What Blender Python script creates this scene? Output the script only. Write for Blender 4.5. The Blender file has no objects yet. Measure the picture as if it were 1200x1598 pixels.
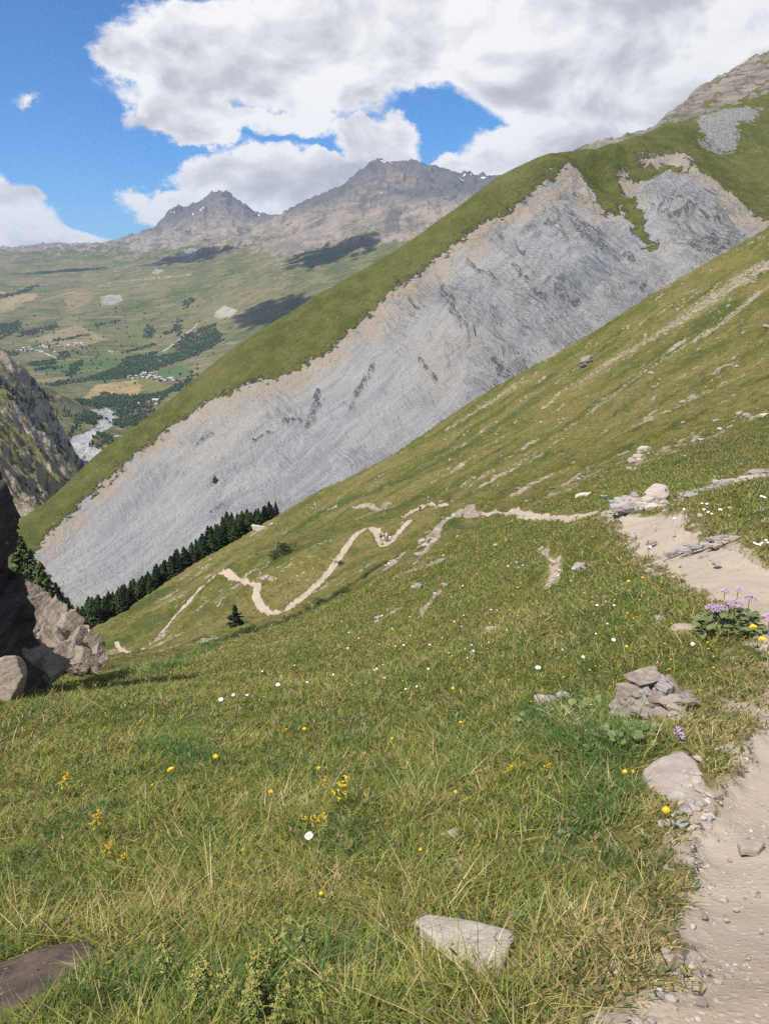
import bpy, bmesh, math, random
import numpy as np
from mathutils import Vector, Matrix, Euler, noise as mnoise

random.seed(7)
RNG = np.random.default_rng(7)
PI = math.pi
SC = bpy.context.scene
COL = SC.collection

# ------------------------------------------------------------------ camera model
F, CU, CV = 1200.0, 600.0, 799.0
PITCH = math.radians(17.1)
CP, SP = math.cos(PITCH), math.sin(PITCH)
EYE = 1.6            # eye height above the trail; the eye is the world origin


def ray(u, v):
    a = (np.asarray(u, float) - CU) / F
    b = (CV - np.asarray(v, float)) / F
    return np.stack([a, CP + b * SP, -SP + b * CP], -1)


def P(u, v, d):
    return ray(u, v) * np.asarray(d, float)[..., None]


# ------------------------------------------------------------------ noise
class Noise:
    def __init__(self, seed):
        r = np.random.default_rng(seed)
        self.p = np.tile(r.permutation(256), 3)
        ang = r.uniform(0, 2 * PI, 256)
        self.gx, self.gy = np.cos(ang), np.sin(ang)

    def __call__(self, x, y):
        x = np.asarray(x, float); y = np.asarray(y, float)
        xi = np.floor(x).astype(np.int64); yi = np.floor(y).astype(np.int64)
        xf = x - xi; yf = y - yi
        xi &= 255; yi &= 255
        u = xf * xf * xf * (xf * (xf * 6 - 15) + 10)
        v = yf * yf * yf * (yf * (yf * 6 - 15) + 10)
        p = self.p

        def g(i, j, fx, fy):
            h = p[p[i] + j]
            return self.gx[h] * fx + self.gy[h] * fy
        a = g(xi, yi, xf, yf); b = g(xi + 1, yi, xf - 1, yf)
        c = g(xi, yi + 1, xf, yf - 1); d = g(xi + 1, yi + 1, xf - 1, yf - 1)
        return ((a + u * (b - a)) * (1 - v) + (c + u * (d - c)) * v) * 1.45


_NZ = {}


def nz(x, y, seed=0):
    if seed not in _NZ:
        _NZ[seed] = Noise(seed + 11)
    return _NZ[seed](x, y)


def fbm(x, y, seed=0, octv=4, gain=0.5, lac=2.03):
    s = 0; a = 1.0; t = 0
    for o in range(octv):
        s = s + a * nz(x + 17.3 * o, y - 9.1 * o, seed + o); t += a
        a *= gain; x = x * lac; y = y * lac
    return s / t


def ridged(x, y, seed=0, octv=5, gain=0.55, lac=2.07):
    s = 0; a = 1.0; t = 0; w = 1.0
    for o in range(octv):
        n = (1 - np.abs(nz(x + 13.7 * o, y + 5.1 * o, seed + o))) ** 2
        s = s + a * n * w; t += a
        w = np.clip(n * 1.6, 0, 1)
        a *= gain; x = x * lac; y = y * lac
    return s / t


def sstep(a, b, x):
    t = np.clip((x - a) / (b - a), 0, 1)
    return t * t * (3 - 2 * t)


# ------------------------------------------------------------------ height fields through known points
class Surf:
    """z(x,y) of one landform: a thin plate over (bearing, log distance) through surveyed points."""

    def __init__(self, pts, z0=0.0, smooth=0.0, world=()):
        pts = np.array(pts, float)
        W = P(pts[:, 0], pts[:, 1], pts[:, 2])
        if len(world):
            W = np.vstack([W, np.array(world, float)])
        self.z0 = z0
        q, s = self._q(W[:, 0], W[:, 1]), None
        r = np.hypot(W[:, 0], W[:, 1])
        s = (W[:, 2] - z0) / r
        n = len(q)
        A = np.zeros((n + 3, n + 3))
        A[:n, :n] = self._k(q, q) + np.eye(n) * smooth
        A[:n, n] = 1; A[:n, n + 1:] = q
        A[n, :n] = 1; A[n + 1:, :n] = q.T
        b = np.zeros(n + 3); b[:n] = s
        self.c = np.linalg.solve(A, b)
        self.ctrl = q
        self.detail = None

    @staticmethod
    def _q(x, y):
        return np.stack([np.arctan2(x, y), np.log(np.maximum(np.hypot(x, y), .05))], -1)

    @staticmethod
    def _k(a, b):
        d2 = ((a[:, None, :] - b[None, :, :]) ** 2).sum(-1)
        return 0.5 * d2 * np.log(d2 + 1e-12)

    def base(self, x, y):
        x = np.asarray(x, float); y = np.asarray(y, float)
        sh = x.shape
        q = self._q(x.ravel(), y.ravel())
        out = np.empty(len(q))
        n = len(self.ctrl)
        for i in range(0, len(q), 40000):
            qq = q[i:i + 40000]
            out[i:i + 40000] = self._k(qq, self.ctrl) @ self.c[:n] + self.c[n] + qq @ self.c[n + 1:]
        return (self.z0 + out * np.exp(q[:, 1])).reshape(sh)

    def z(self, x, y, fine=True):
        zb = self.base(x, y)
        if self.detail is not None and fine:
            zb = zb + self.detail(np.asarray(x, float), np.asarray(y, float), zb)
        return zb

    def pick(self, u, v, r0, r1, n=500, fine=False):
        """first points where the rays through (u,v) meet the surface"""
        u = np.atleast_1d(np.asarray(u, float)); v = np.atleast_1d(np.asarray(v, float))
        D = ray(u, v)
        h = np.hypot(D[:, 0], D[:, 1])
        rr = np.exp(np.linspace(math.log(r0), math.log(r1), n))
        X = D[:, None, :] * (rr[None, :] / h[:, None])[..., None]
        dz = X[..., 2] - self.z(X[..., 0], X[..., 1], fine)
        below = dz < 0
        hit = below.any(1)
        k = np.where(hit, below.argmax(1), n - 1)
        k0 = np.maximum(k - 1, 0)
        i = np.arange(len(u))
        a, b = dz[i, k0], dz[i, k]
        t = np.where((a > 0) & (b < 0), a / np.maximum(a - b, 1e-9), 0)
        r = rr[k0] + (rr[k] - rr[k0]) * t
        Q = D * (r / h)[:, None]
        Q[:, 2] = self.z(Q[:, 0], Q[:, 1], fine)
        return Q


def polar(th0, th1, nth, r0, r1, nr):
    th = np.radians(np.linspace(th0, th1, nth))
    r = np.exp(np.linspace(math.log(r0), math.log(r1), nr))
    R, T = np.meshgrid(r, th, indexing='ij')
    return R * np.sin(T), R * np.cos(T)


def seg_dist(x, y, pts, widths, reach=None):
    """distance to a polyline minus its local half width (negative inside); coarse far away"""
    if reach is not None:
        A = np.asarray([p[:2] for p in pts]); g = reach
        sel = (x > A[:, 0].min() - g) & (x < A[:, 0].max() + g) & (y > A[:, 1].min() - g) & (y < A[:, 1].max() + g)
        out = np.full(x.shape, 1e9)
        if sel.any():
            out[sel] = seg_dist(x[sel], y[sel], pts, widths)
        return out
    best = np.full(x.shape, 1e9)
    for i in range(len(pts) - 1):
        ax, ay = pts[i][:2]; bx, by = pts[i + 1][:2]
        dx, dy = bx - ax, by - ay
        L = dx * dx + dy * dy + 1e-9
        t = np.clip(((x - ax) * dx + (y - ay) * dy) / L, 0, 1)
        d = np.hypot(x - ax - t * dx, y - ay - t * dy) - (widths[i] + t * (widths[i + 1] - widths[i]))
        best = np.minimum(best, d)
    return best


def poly_sd(x, y, poly):
    """signed distance to a polygon in plan, negative inside"""
    poly = np.asarray(poly, float)[:, :2]
    inside = np.zeros(x.shape, bool)
    n = len(poly)
    for i in range(n):
        ax, ay = poly[i]; bx, by = poly[(i + 1) % n]
        c = ((ay > y) != (by > y)) & (x < (bx - ax) * (y - ay) / (by - ay + 1e-12) + ax)
        inside ^= c
    d = seg_dist(x, y, np.vstack([poly, poly[:1]]), np.zeros(n + 1))
    return np.where(inside, -d, d)


# ------------------------------------------------------------------ mesh and object helpers
def mesh_np(name, V, Q, attrs=None, smooth=True, tris=False):
    V = np.ascontiguousarray(V, np.float32); Q = np.ascontiguousarray(Q, np.int32)
    k = Q.shape[1]
    me = bpy.data.meshes.new(name)
    me.vertices.add(len(V)); me.vertices.foreach_set('co', V.ravel())
    me.loops.add(Q.size); me.loops.foreach_set('vertex_index', Q.ravel())
    me.polygons.add(len(Q)); me.polygons.foreach_set('loop_start', np.arange(0, Q.size, k, dtype=np.int32))
    me.polygons.foreach_set('use_smooth', np.full(len(Q), smooth, bool))
    for an, av in (attrs or {}).items():
        av = np.ascontiguousarray(av, np.float32)
        if av.ndim == 1:
            a = me.attributes.new(an, 'FLOAT', 'POINT'); a.data.foreach_set('value', av)
        else:
            a = me.attributes.new(an, 'FLOAT_COLOR', 'POINT')
            if av.shape[1] == 3:
                av = np.concatenate([av, np.ones((len(av), 1), np.float32)], 1)
            a.data.foreach_set('color', np.ascontiguousarray(av, np.float32).ravel())
    me.update(calc_edges=True)
    return me


def link(name, me, mat=None, parent=None):
    o = bpy.data.objects.new(name, me)
    COL.objects.link(o)
    if mat is not None and me is not None and not len(me.materials):
        me.materials.append(mat)
    if parent is not None:
        o.parent = parent
    return o


def tag(o, label=None, cat=None, group=None, kind=None):
    if label: o['label'] = label
    if cat: o['category'] = cat
    if group: o['group'] = group
    if kind: o['kind'] = kind
    return o


def empty(name, loc=(0, 0, 0), rz=0):
    o = bpy.data.objects.new(name, None)
    COL.objects.link(o)
    o.location = loc; o.rotation_euler = (0, 0, rz)
    o.empty_display_size = .1
    return o


def copy_tree(o, parent=None):
    c = o.copy(); COL.objects.link(c)
    if parent is not None:
        c.parent = parent
    for ch in list(o.children):
        copy_tree(ch, c)
    return c


def grid_faces(nr, nc):
    i = np.arange(nr * nc).reshape(nr, nc)
    return np.stack([i[:-1, :-1], i[:-1, 1:], i[1:, 1:], i[1:, :-1]], -1).reshape(-1, 4)


def split_grid(X, Y, Z, attrs, classes, face_class, mats):
    """one land sheet cut along its borders into named objects that share the sheet's surface"""
    nr, nc = X.shape
    Vall = np.stack([X, Y, Z], -1).reshape(-1, 3)
    Fq = grid_faces(nr, nc)
    objs = {}
    for k, nm in enumerate(classes):
        sel = Fq[face_class == k]
        if not len(sel):
            continue
        used = np.unique(sel)
        remap = np.full(len(Vall), -1, np.int32); remap[used] = np.arange(len(used))
        me = mesh_np(nm, Vall[used], remap[sel][:, ::-1], {a: b.reshape(len(Vall), *b.shape[2:])[used] for a, b in attrs.items()})
        o = link(nm, me, mats[k])
        objs[nm] = o
    return objs


# ------------------------------------------------------------------ node helpers
class NT:
    def __init__(self, name, world=False):
        if world:
            self.m = bpy.data.worlds.new(name)
        else:
            self.m = bpy.data.materials.new(name)
        self.m.use_nodes = True
        self.t = self.m.node_tree
        self.t.nodes.clear()
        self.L = self.t.links

    def n(self, typ, ins=None, **props):
        nd = self.t.nodes.new(typ)
        for k, v in props.items():
            setattr(nd, k, v)
        for k, v in (ins or {}).items():
            self.set(nd.inputs[k], v)
        return nd

    def set(self, sock, v):
        if v is None:
            return
        if hasattr(v, 'is_output') or isinstance(v, bpy.types.NodeSocket):
            self.L.new(v, sock)
        else:
            if isinstance(v, (tuple, list)) and len(v) == 3 and sock.type == 'RGBA':
                v = (*v, 1)
            sock.default_value = v

    def math(self, op, a, b=None, c=None, clamp=False):
        nd = self.n('ShaderNodeMath', operation=op, use_clamp=clamp)
        for i, v in enumerate((a, b, c)):
            if v is not None:
                self.set(nd.inputs[i], v)
        return nd.outputs[0]

    def vmath(self, op, a, b=None, scale=None):
        nd = self.n('ShaderNodeVectorMath', operation=op)
        self.set(nd.inputs[0], a)
        if b is not None:
            self.set(nd.inputs[1], b)
        if scale is not None:
            self.set(nd.inputs['Scale'], scale)
        return nd.outputs['Value'] if op in ('DOT_PRODUCT', 'LENGTH', 'DISTANCE') else nd.outputs[0]

    def mix(self, f, a, b, blend='MIX'):
        nd = self.n('ShaderNodeMix', data_type='RGBA', blend_type=blend)
        self.set(nd.inputs[0], f); self.set(nd.inputs[6], a); self.set(nd.inputs[7], b)
        return nd.outputs[2]

    def noise(self, vec, scale, detail=4, rough=.55, dist=0, typ='FBM', lac=2.0, out=0):
        nd = self.n('ShaderNodeTexNoise', {'Scale': scale, 'Detail': detail, 'Roughness': rough, 'Distortion': dist, 'Lacunarity': lac}, noise_dimensions='3D')
        nd.noise_type = typ
        if vec is not None:
            self.set(nd.inputs['Vector'], vec)
        return nd.outputs[out]

    def voro(self, vec, scale, feature='F1', out='Distance', rand=1.0):
        nd = self.n('ShaderNodeTexVoronoi', {'Scale': scale, 'Randomness': rand}, feature=feature)
        if vec is not None:
            self.set(nd.inputs['Vector'], vec)
        return nd.outputs[out]

    def ramp(self, f, stops, interp='LINEAR'):
        nd = self.n('ShaderNodeValToRGB')
        cr = nd.color_ramp; cr.interpolation = interp
        while len(cr.elements) < len(stops):
            cr.elements.new(.5)
        for e, (p, c) in zip(cr.elements, stops):
            e.position = p
            e.color = (c, c, c, 1) if not isinstance(c, (tuple, list)) else ((*c, 1) if len(c) == 3 else c)
        self.set(nd.inputs[0], f)
        return nd.outputs[0]

    def sstep(self, x, a, b):
        nd = self.n('ShaderNodeMapRange', {'From Min': a, 'From Max': b, 'To Min': 0.0, 'To Max': 1.0}, interpolation_type='SMOOTHSTEP', clamp=True)
        self.set(nd.inputs['Value'], x)
        return nd.outputs[0]

    def attr(self, name, out='Fac'):
        return self.n('ShaderNodeAttribute', attribute_name=name).outputs[out]

    def pos(self):
        return self.n('ShaderNodeNewGeometry').outputs['Position']

    def mapping(self, vec, rot=(0, 0, 0), scale=(1, 1, 1), loc=(0, 0, 0)):
        nd = self.n('ShaderNodeMapping', {'Location': loc, 'Rotation': rot, 'Scale': scale})
        self.set(nd.inputs['Vector'], vec)
        return nd.outputs[0]

    def bump(self, h, dist, strength=1.0, normal=None):
        nd = self.n('ShaderNodeBump', {'Strength': strength, 'Distance': dist})
        self.set(nd.inputs['Height'], h)
        if normal is not None:
            self.set(nd.inputs['Normal'], normal)
        return nd.outputs[0]

    def out(self, col, rough=.9, normal=None, spec=.15, **kw):
        b = self.n('ShaderNodeBsdfPrincipled', {'Roughness': rough, 'Specular IOR Level': spec})
        self.set(b.inputs['Base Color'], col)
        if normal is not None:
            self.set(b.inputs['Normal'], normal)
        for k, v in kw.items():
            self.set(b.inputs[k], v)
        o = self.n('ShaderNodeOutputMaterial')
        self.L.new(b.outputs[0], o.inputs['Surface'])
        return self.m


def plain(name, col, rough=.8, var=.25, scale=8, spec=.2, emission=None):
    n = NT(name)
    tc = n.n('ShaderNodeTexCoord').outputs['Object']
    f = n.noise(tc, scale, 5)
    rnd = n.n('ShaderNodeObjectInfo').outputs['Random']
    f2 = n.math('ADD', n.math('MULTIPLY', f, var * 2), n.math('MULTIPLY', rnd, var))
    k = n.math('ADD', f2, 1 - var * 1.5)
    c = n.mix(1.0, col, n.n('ShaderNodeCombineColor', {0: k, 1: k, 2: k}).outputs[0], 'MULTIPLY')
    return n.out(c, rough, spec=spec)
# ------------------------------------------------------------------ the landforms, as surveyed points (bearing and distance from the viewpoint)
near_pts = [
    (1120, 1598, 1.72), (600, 1598, 1.95), (100, 1598, 2.35), (725, 1490, 2.4), (1150, 1400, 2.6), (300, 1400, 3.3), (0, 1400, 3.6),
    (1060, 1210, 3.8), (1010, 1110, 5.0), (1195, 1150, 4.3), (600, 1250, 4.5), (200, 1250, 5.3), (0, 1250, 5.8),
    (600, 1120, 7.6), (300, 1120, 8.6), (50, 1100, 10.0), (850, 1120, 6.0),
    (1190, 960, 6.8), (1130, 900, 8.9), (1080, 860, 11.0), (1020, 820, 15), (960, 795, 18.5), (1050, 795, 17.5), (1190, 880, 9.4), (1190, 800, 12.2), (1190, 750, 16),
    (1100, 760, 20), (1000, 775, 20.5), (840, 950, 15), (900, 880, 17), (950, 830, 17),
    (700, 950, 22), (800, 890, 23), (600, 1050, 12.5), (500, 1010, 19), (430, 1008, 23), (330, 1035, 19), (250, 1062, 16.5), (150, 1075, 13.5),
    (640, 880, 40), (560, 935, 32), (730, 838, 42), (820, 828, 30), (720, 890, 31),
    (400, 1035, 45), (300, 1055, 40), (520, 985, 52), (620, 900, 58), (700, 855, 58),
    (430, 975, 88), (585, 822, 112), (650, 792, 122), (600, 850, 104), (540, 862, 104), (490, 922, 95), (405, 932, 97), (402, 910, 101), (350, 888, 118),
    (300, 932, 115), (250, 985, 108), (200, 1012, 104), (180, 1002, 110), (230, 1030, 88), (480, 960, 84), (560, 900, 90),
    (720, 798, 76), (740, 790, 82), (800, 801, 52), (850, 809, 36), (880, 800, 33), (690, 815, 88),
    (430, 806, 210), (500, 773, 225), (600, 721, 232), (700, 651, 236), (800, 591, 240), (900, 536, 245), (1000, 471, 250), (1100, 415, 255), (1200, 355, 260), (1330, 285, 262),
    (600, 770, 160), (760, 735, 125), (800, 680, 160), (900, 640, 140), (1000, 600, 130), (1100, 520, 150), (1200, 450, 160), (1330, 400, 160),
    (900, 720, 75), (1000, 690, 70), (1100, 650, 66), (1200, 610, 68), (980, 745, 42), (1100, 715, 36), (1200, 690, 36), (1330, 640, 40),
    (130, 988, 165), (200, 948, 175), (300, 884, 188), (380, 838, 200), (150, 1015, 140), (480, 830, 165), (420, 870, 145),
    (430, 850, 260), (500, 812, 290), (650, 735, 310), (800, 640, 320), (950, 555, 330), (1100, 465, 335), (1250, 375, 340), (300, 935, 255), (150, 1035, 235), (0, 1100, 220),
    (60, 1010, 120), (0, 1020, 125), (0, 1085, 16), (60, 1090, 30), (100, 1040, 62), (20, 1060, 70),
    (-200, 1250, 6.6), (-220, 1100, 13), (-200, 1598, 2.6), (1400, 1250, 3.6), (1400, 960, 7.4), (1400, 760, 15),
]
def _deeper(d):
    t = min(max((d - 60) / 50, 0), 1)
    return d * (1 + .25 * t * t * (3 - 2 * t))


near_pts = [(u, v, _deeper(d)) for u, v, d in near_pts]
near = Surf(near_pts, z0=-EYE, world=[(0, .25, -EYE), (.4, .4, -EYE), (-.4, .3, -EYE - .05), (-2.4, .6, -2.65), (-5, 1.0, -3.8), (-12, 3, -7.0), (3.2, .6, -1.45), (7, 1.5, -1.1), (14, 4, -1.2), (-1.6, -1.2, -2.2), (1.6, -1.2, -1.5), (-6, -3, -4.2), (6, -3, -1.0)])

crest = [(-60, 885, 630), (45, 806, 655), (100, 760, 680), (150, 713, 700), (200, 676, 715), (260, 629, 730), (330, 571, 742), (400, 521, 750), (500, 461, 760), (600, 402, 770), (700, 337, 780),
         (760, 292, 788), (800, 268, 793), (850, 247, 800), (880, 243, 806), (920, 240, 822), (960, 227, 840), (1000, 213, 862), (1050, 192, 900), (1100, 179, 950), (1150, 163, 985), (1200, 145, 1020), (1350, 100, 1060)]
spur_pts = crest + [(u, v + 26, d * 1.36) for u, v, d in crest[::2]] + [(u, v + 3.5, d * 1.05) for u, v, d in crest] + [
    (130, 782, 655), (200, 717, 680), (330, 622, 700), (400, 592, 700), (520, 541, 712), (640, 432, 738), (720, 376, 752), (800, 322, 768), (860, 277, 785), (885, 254, 796),
    (60, 850, 625), (100, 920, 545), (200, 880, 560), (300, 830, 562), (400, 790, 568), (300, 740, 612), (500, 700, 612), (600, 700, 582), (700, 640, 592), (600, 560, 668), (800, 560, 612),
    (900, 510, 624), (900, 380, 712), (800, 430, 690), (720, 480, 682), (960, 400, 695), (1000, 450, 650), (1100, 400, 668), (1190, 350, 700),
    (910, 262, 812), (935, 285, 818), (960, 310, 790), (1000, 350, 742), (1030, 400, 690), (985, 265, 832), (1030, 240, 852), (1075, 245, 838), (1070, 290, 790), (1100, 320, 745), (1050, 330, 742), (1130, 330, 738),
    (1090, 215, 905), (1120, 192, 925), (1190, 178, 960), (1145, 235, 900), (1150, 285, 840), (1200, 320, 795), (1200, 240, 880), (1330, 300, 820), (1330, 180, 940),
    (0, 950, 530), (100, 980, 500), (300, 900, 510), (500, 790, 525), (700, 720, 525), (900, 600, 545), (1050, 500, 575), (1200, 420, 590), (1350, 360, 610), (-100, 1000, 520)]
spur = Surf(spur_pts)

left_crest = [(-120, 500, 1500), (-40, 535, 1480), (0, 553, 1500), (30, 577, 1540), (60, 601, 1600), (80, 632, 1640), (95, 664, 1650), (106, 691, 1640), (113, 715, 1630), (134, 740, 1590), (165, 770, 1540)]
left_pts = left_crest + [(u, v + 5, d * 1.06) for u, v, d in left_crest] + [(u, v + 45, d * 1.38) for u, v, d in left_crest[::2]] + [
    (-120, 650, 1150), (0, 650, 1180), (60, 690, 1340), (85, 703, 1500), (0, 750, 900), (60, 760, 1030), (110, 760, 1290), (50, 792, 960), (0, 820, 800), (100, 790, 1080), (-120, 800, 820), (-60, 600, 1330), (25, 710, 1050), (40, 640, 1420)]
left = Surf(left_pts)

FAR_CREST = [(40, 387, 11200), (70, 382, 11300), (165, 386, 9600), (200, 376, 9000), (235, 368, 8700), (250, 354, 8550), (270, 330, 8620), (300, 325, 8600), (320, 314, 8600), (345, 296, 8600), (362, 309, 8620), (385, 326, 8650), (415, 343, 8700), (475, 316, 7150), (500, 305, 7000), (520, 296, 6900), (545, 288, 6800), (556, 273, 6750), (575, 262, 6700), (607, 256, 6680), (622, 262, 6650), (640, 253, 6600), (655, 257, 6560), (680, 262, 6500), (700, 272, 6430), (735, 275, 6350)]
far_pts = [(150, 716, 1960), (200, 720, 2000), (130, 690, 2180), (180, 675, 2350), (165, 650, 2800), (200, 630, 3080), (250, 625, 3130), (130, 622, 3150), (100, 605, 3380), (220, 592, 3620), (280, 597, 3560), (150, 575, 3880), (80, 585, 3600), (0, 600, 3300),
           (400, 600, 3300), (600, 600, 3100), (800, 600, 3000), (-150, 600, 3300), (300, 700, 2000), (500, 720, 1900), (0, 740, 1800), (-150, 700, 1900),
           (50, 547, 4260), (130, 547, 4270), (210, 556, 4180), (300, 540, 4220), (350, 530, 4200), (-150, 540, 4300),
           (0, 500, 4950), (100, 492, 5100), (250, 480, 5150), (330, 490, 4800), (400, 465, 4700), (500, 450, 4500), (-150, 480, 5300),
           (0, 440, 6300), (150, 440, 6300), (250, 430, 6000), (300, 410, 6500), (380, 420, 5600), (-150, 430, 6600),
           (0, 401, 8100), (60, 401, 8000), (110, 398, 8100), (160, 402, 7700), (200, 398, 7600), (-150, 405, 8200),
           (0, 388, 11200), (40, 387, 11200), (70, 382, 11300), (95, 386, 11000), (130, 391, 10300), (165, 386, 9600), (-60, 386, 11300), (-150, 380, 11500),
           (200, 376, 9000), (235, 368, 8700), (250, 354, 8550), (262, 341, 8600), (270, 330, 8620), (278, 336, 8620), (300, 325, 8600), (320, 314, 8600), (345, 296, 8600), (362, 309, 8620), (385, 326, 8650), (415, 343, 8700), (430, 347, 8750),
           (260, 380, 7700), (330, 375, 7500), (390, 370, 7400), (345, 350, 8000), (280, 395, 7000),
           (455, 330, 7300), (475, 316, 7150), (500, 305, 7000), (520, 296, 6900), (545, 288, 6800), (556, 273, 6750), (575, 262, 6700), (590, 258, 6700), (607, 256, 6680), (622, 262, 6650), (640, 253, 6600), (655, 257, 6560), (680, 262, 6500), (700, 272, 6430), (735, 275, 6350), (790, 285, 6300), (900, 290, 6200), (1100, 280, 6200), (1300, 280, 6200),
           (430, 370, 6400), (470, 360, 6100), (520, 350, 5900), (570, 300, 6200), (640, 290, 6150), (600, 330, 5600), (660, 320, 5500), (700, 310, 5500), (560, 380, 5100), (480, 410, 5000), (420, 430, 5000), (560, 430, 4500), (700, 400, 4300), (900, 420, 4000), (1200, 420, 4000),
           ] + [(100, 634, 2600), (130, 652, 2450), (150, 664, 2360), (80, 616, 2650), (60, 600, 2700), (430, 352, 7700), (442, 343, 7400)] + [(u, v + 5, d * 1.05) for u, v, d in FAR_CREST] + [(u, v + 12, d * 1.28) for u, v, d in [(0, 388, 11200), (70, 382, 11300), (165, 386, 9600), (270, 333, 8620), (345, 306, 8600), (430, 347, 8750), (520, 296, 6900), (640, 253, 6600), (735, 275, 6350), (1000, 290, 6200)]]
far = Surf(far_pts, smooth=1e-6)

rock_pts = [(1010, 213, 1500), (1040, 196, 1520), (1062, 180, 1480), (1080, 160, 1480), (1105, 132, 1490), (1130, 118, 1500), (1165, 100, 1520), (1200, 82, 1540), (1300, 30, 1600), (1450, -20, 1700),
            (885, 244, 1820), (900, 232, 1820), (915, 226, 1800), (940, 222, 1780), (965, 218, 1760), (990, 214, 1700), (870, 255, 1820), (840, 275, 1850),
            (1080, 230, 1250), (1140, 190, 1240), (1200, 170, 1240), (1350, 120, 1260), (1000, 260, 1350), (930, 270, 1500), (860, 300, 1600), (1120, 170, 1350), (1180, 125, 1400)]
rock_pts += [(u, v + 25, d * 1.25) for u, v, d in rock_pts[:18:2]]
rockhill = Surf(rock_pts, smooth=1e-5)
HAZE = True
# ------------------------------------------------------------------ fine relief of the landforms
def near_detail(x, y, zb):
    r = np.hypot(x, y)
    d = fbm(x / .55, y / .55, 3, 3) * .035 * sstep(.5, 3, r)
    d += fbm(x / 2.6, y / 2.6, 5, 3) * .16 * sstep(3, 14, r)
    d += fbm(x / 9, y / 9, 8, 4) * .75 * sstep(22, 70, r)
    d += np.abs(fbm(x / 1.5, y / 1.5, 21, 3)) * .42 * sstep(16, 45, r)
    d += ridged((x * .8 + y * .5) / 30, (y * .8 - x * .5) / 16, 12, 4) * 1.5 * sstep(60, 150, r) - .75 * sstep(60, 150, r)
    zz = zb + d
    d += .24 * np.sin(2 * PI * zz / 1.5 + fbm(x / 12, y / 12, 15, 3) * 9) * sstep(34, 70, r) * sstep(-.3, .3, fbm(x / 20, y / 20, 19, 2) + .1)
    return d


near.detail = near_detail


def at(u, v, r0=.6, r1=460, s=near):
    return s.pick(u, v, r0, r1)


def plan(pix, s=near, r0=.6, r1=460):
    pix = np.array(pix, float)
    return s.pick(pix[:, 0], pix[:, 1], r0, r1)


def streak(pix, s=near, r0=.6, r1=460):
    """polyline + half widths: pixels (u,v,halfwidth) become metres on the ground"""
    pix = np.array(pix, float)
    L = np.r_[0, np.cumsum(np.hypot(*np.diff(pix[:, :2], axis=0).T))]
    t = np.linspace(0, L[-1], max(len(pix), int(L[-1] / 9) + 1))
    pix = np.stack([np.interp(t, L, pix[:, k]) for k in range(3)], -1)
    Q = s.pick(pix[:, 0], pix[:, 1], r0, r1, 700, True)
    dep = Q[:, 1] * CP - Q[:, 2] * SP
    return Q, pix[:, 2] * dep / F


trail_L = [(1030, 1640), (1050, 1560), (1080, 1420), (1106, 1310), (1140, 1232), (1180, 1165), (1215, 1085), (1215, 1000), (1110, 918), (1040, 882), (985, 832), (953, 797)]
trail_R = [(1038, 798), (1072, 826), (1140, 846), (1185, 884), (1262, 920), (1400, 1000), (1520, 1150), (1520, 1300), (1560, 1640)]
trail_poly = plan(trail_L + trail_R)[:, :2]
trail_poly = np.vstack([trail_poly, [[2.2, .4], [1.4, -.3], [.45, -.3], [.45, .8]]])

far_trails = [(Q_, w_ * 1.2) for Q_, w_ in [streak(q) for q in (
    [(985, 792, 10), (955, 797, 11), (905, 806, 9), (880, 807, 8), (840, 807, 9), (812, 802, 10), (785, 798, 8), (755, 800, 5)],
    [(700, 787, 3), (672, 786, 5), (655, 789, 6), (645, 797, 5), (630, 805, 3), (612, 810, 2.5)],
    [(640, 811, 4), (625, 826, 5), (610, 843, 6), (602, 849, 4)],
    [(598, 850, 5), (593, 840, 6), (586, 824, 6), (574, 821, 4), (556, 832, 4.5), (540, 852, 5), (527, 872, 5.5), (508, 898, 6), (482, 922, 6.5), (460, 940, 7.5), (442, 954, 7), (419, 955, 5.5), (405, 941, 5), (398, 926, 5), (404, 911, 5), (388, 908, 4.5), (372, 905, 4.5), (362, 897, 4.5), (353, 888, 4.5), (336, 896, 4.5), (308, 922, 5), (278, 957, 4.5), (250, 988, 3.5)],
    [(250, 988, 2), (242, 998, 2), (228, 1008, 1.8), (215, 1014, 2), (200, 1017, 3), (187, 1014, 4), (181, 1000, 3)],
)]]
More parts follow.
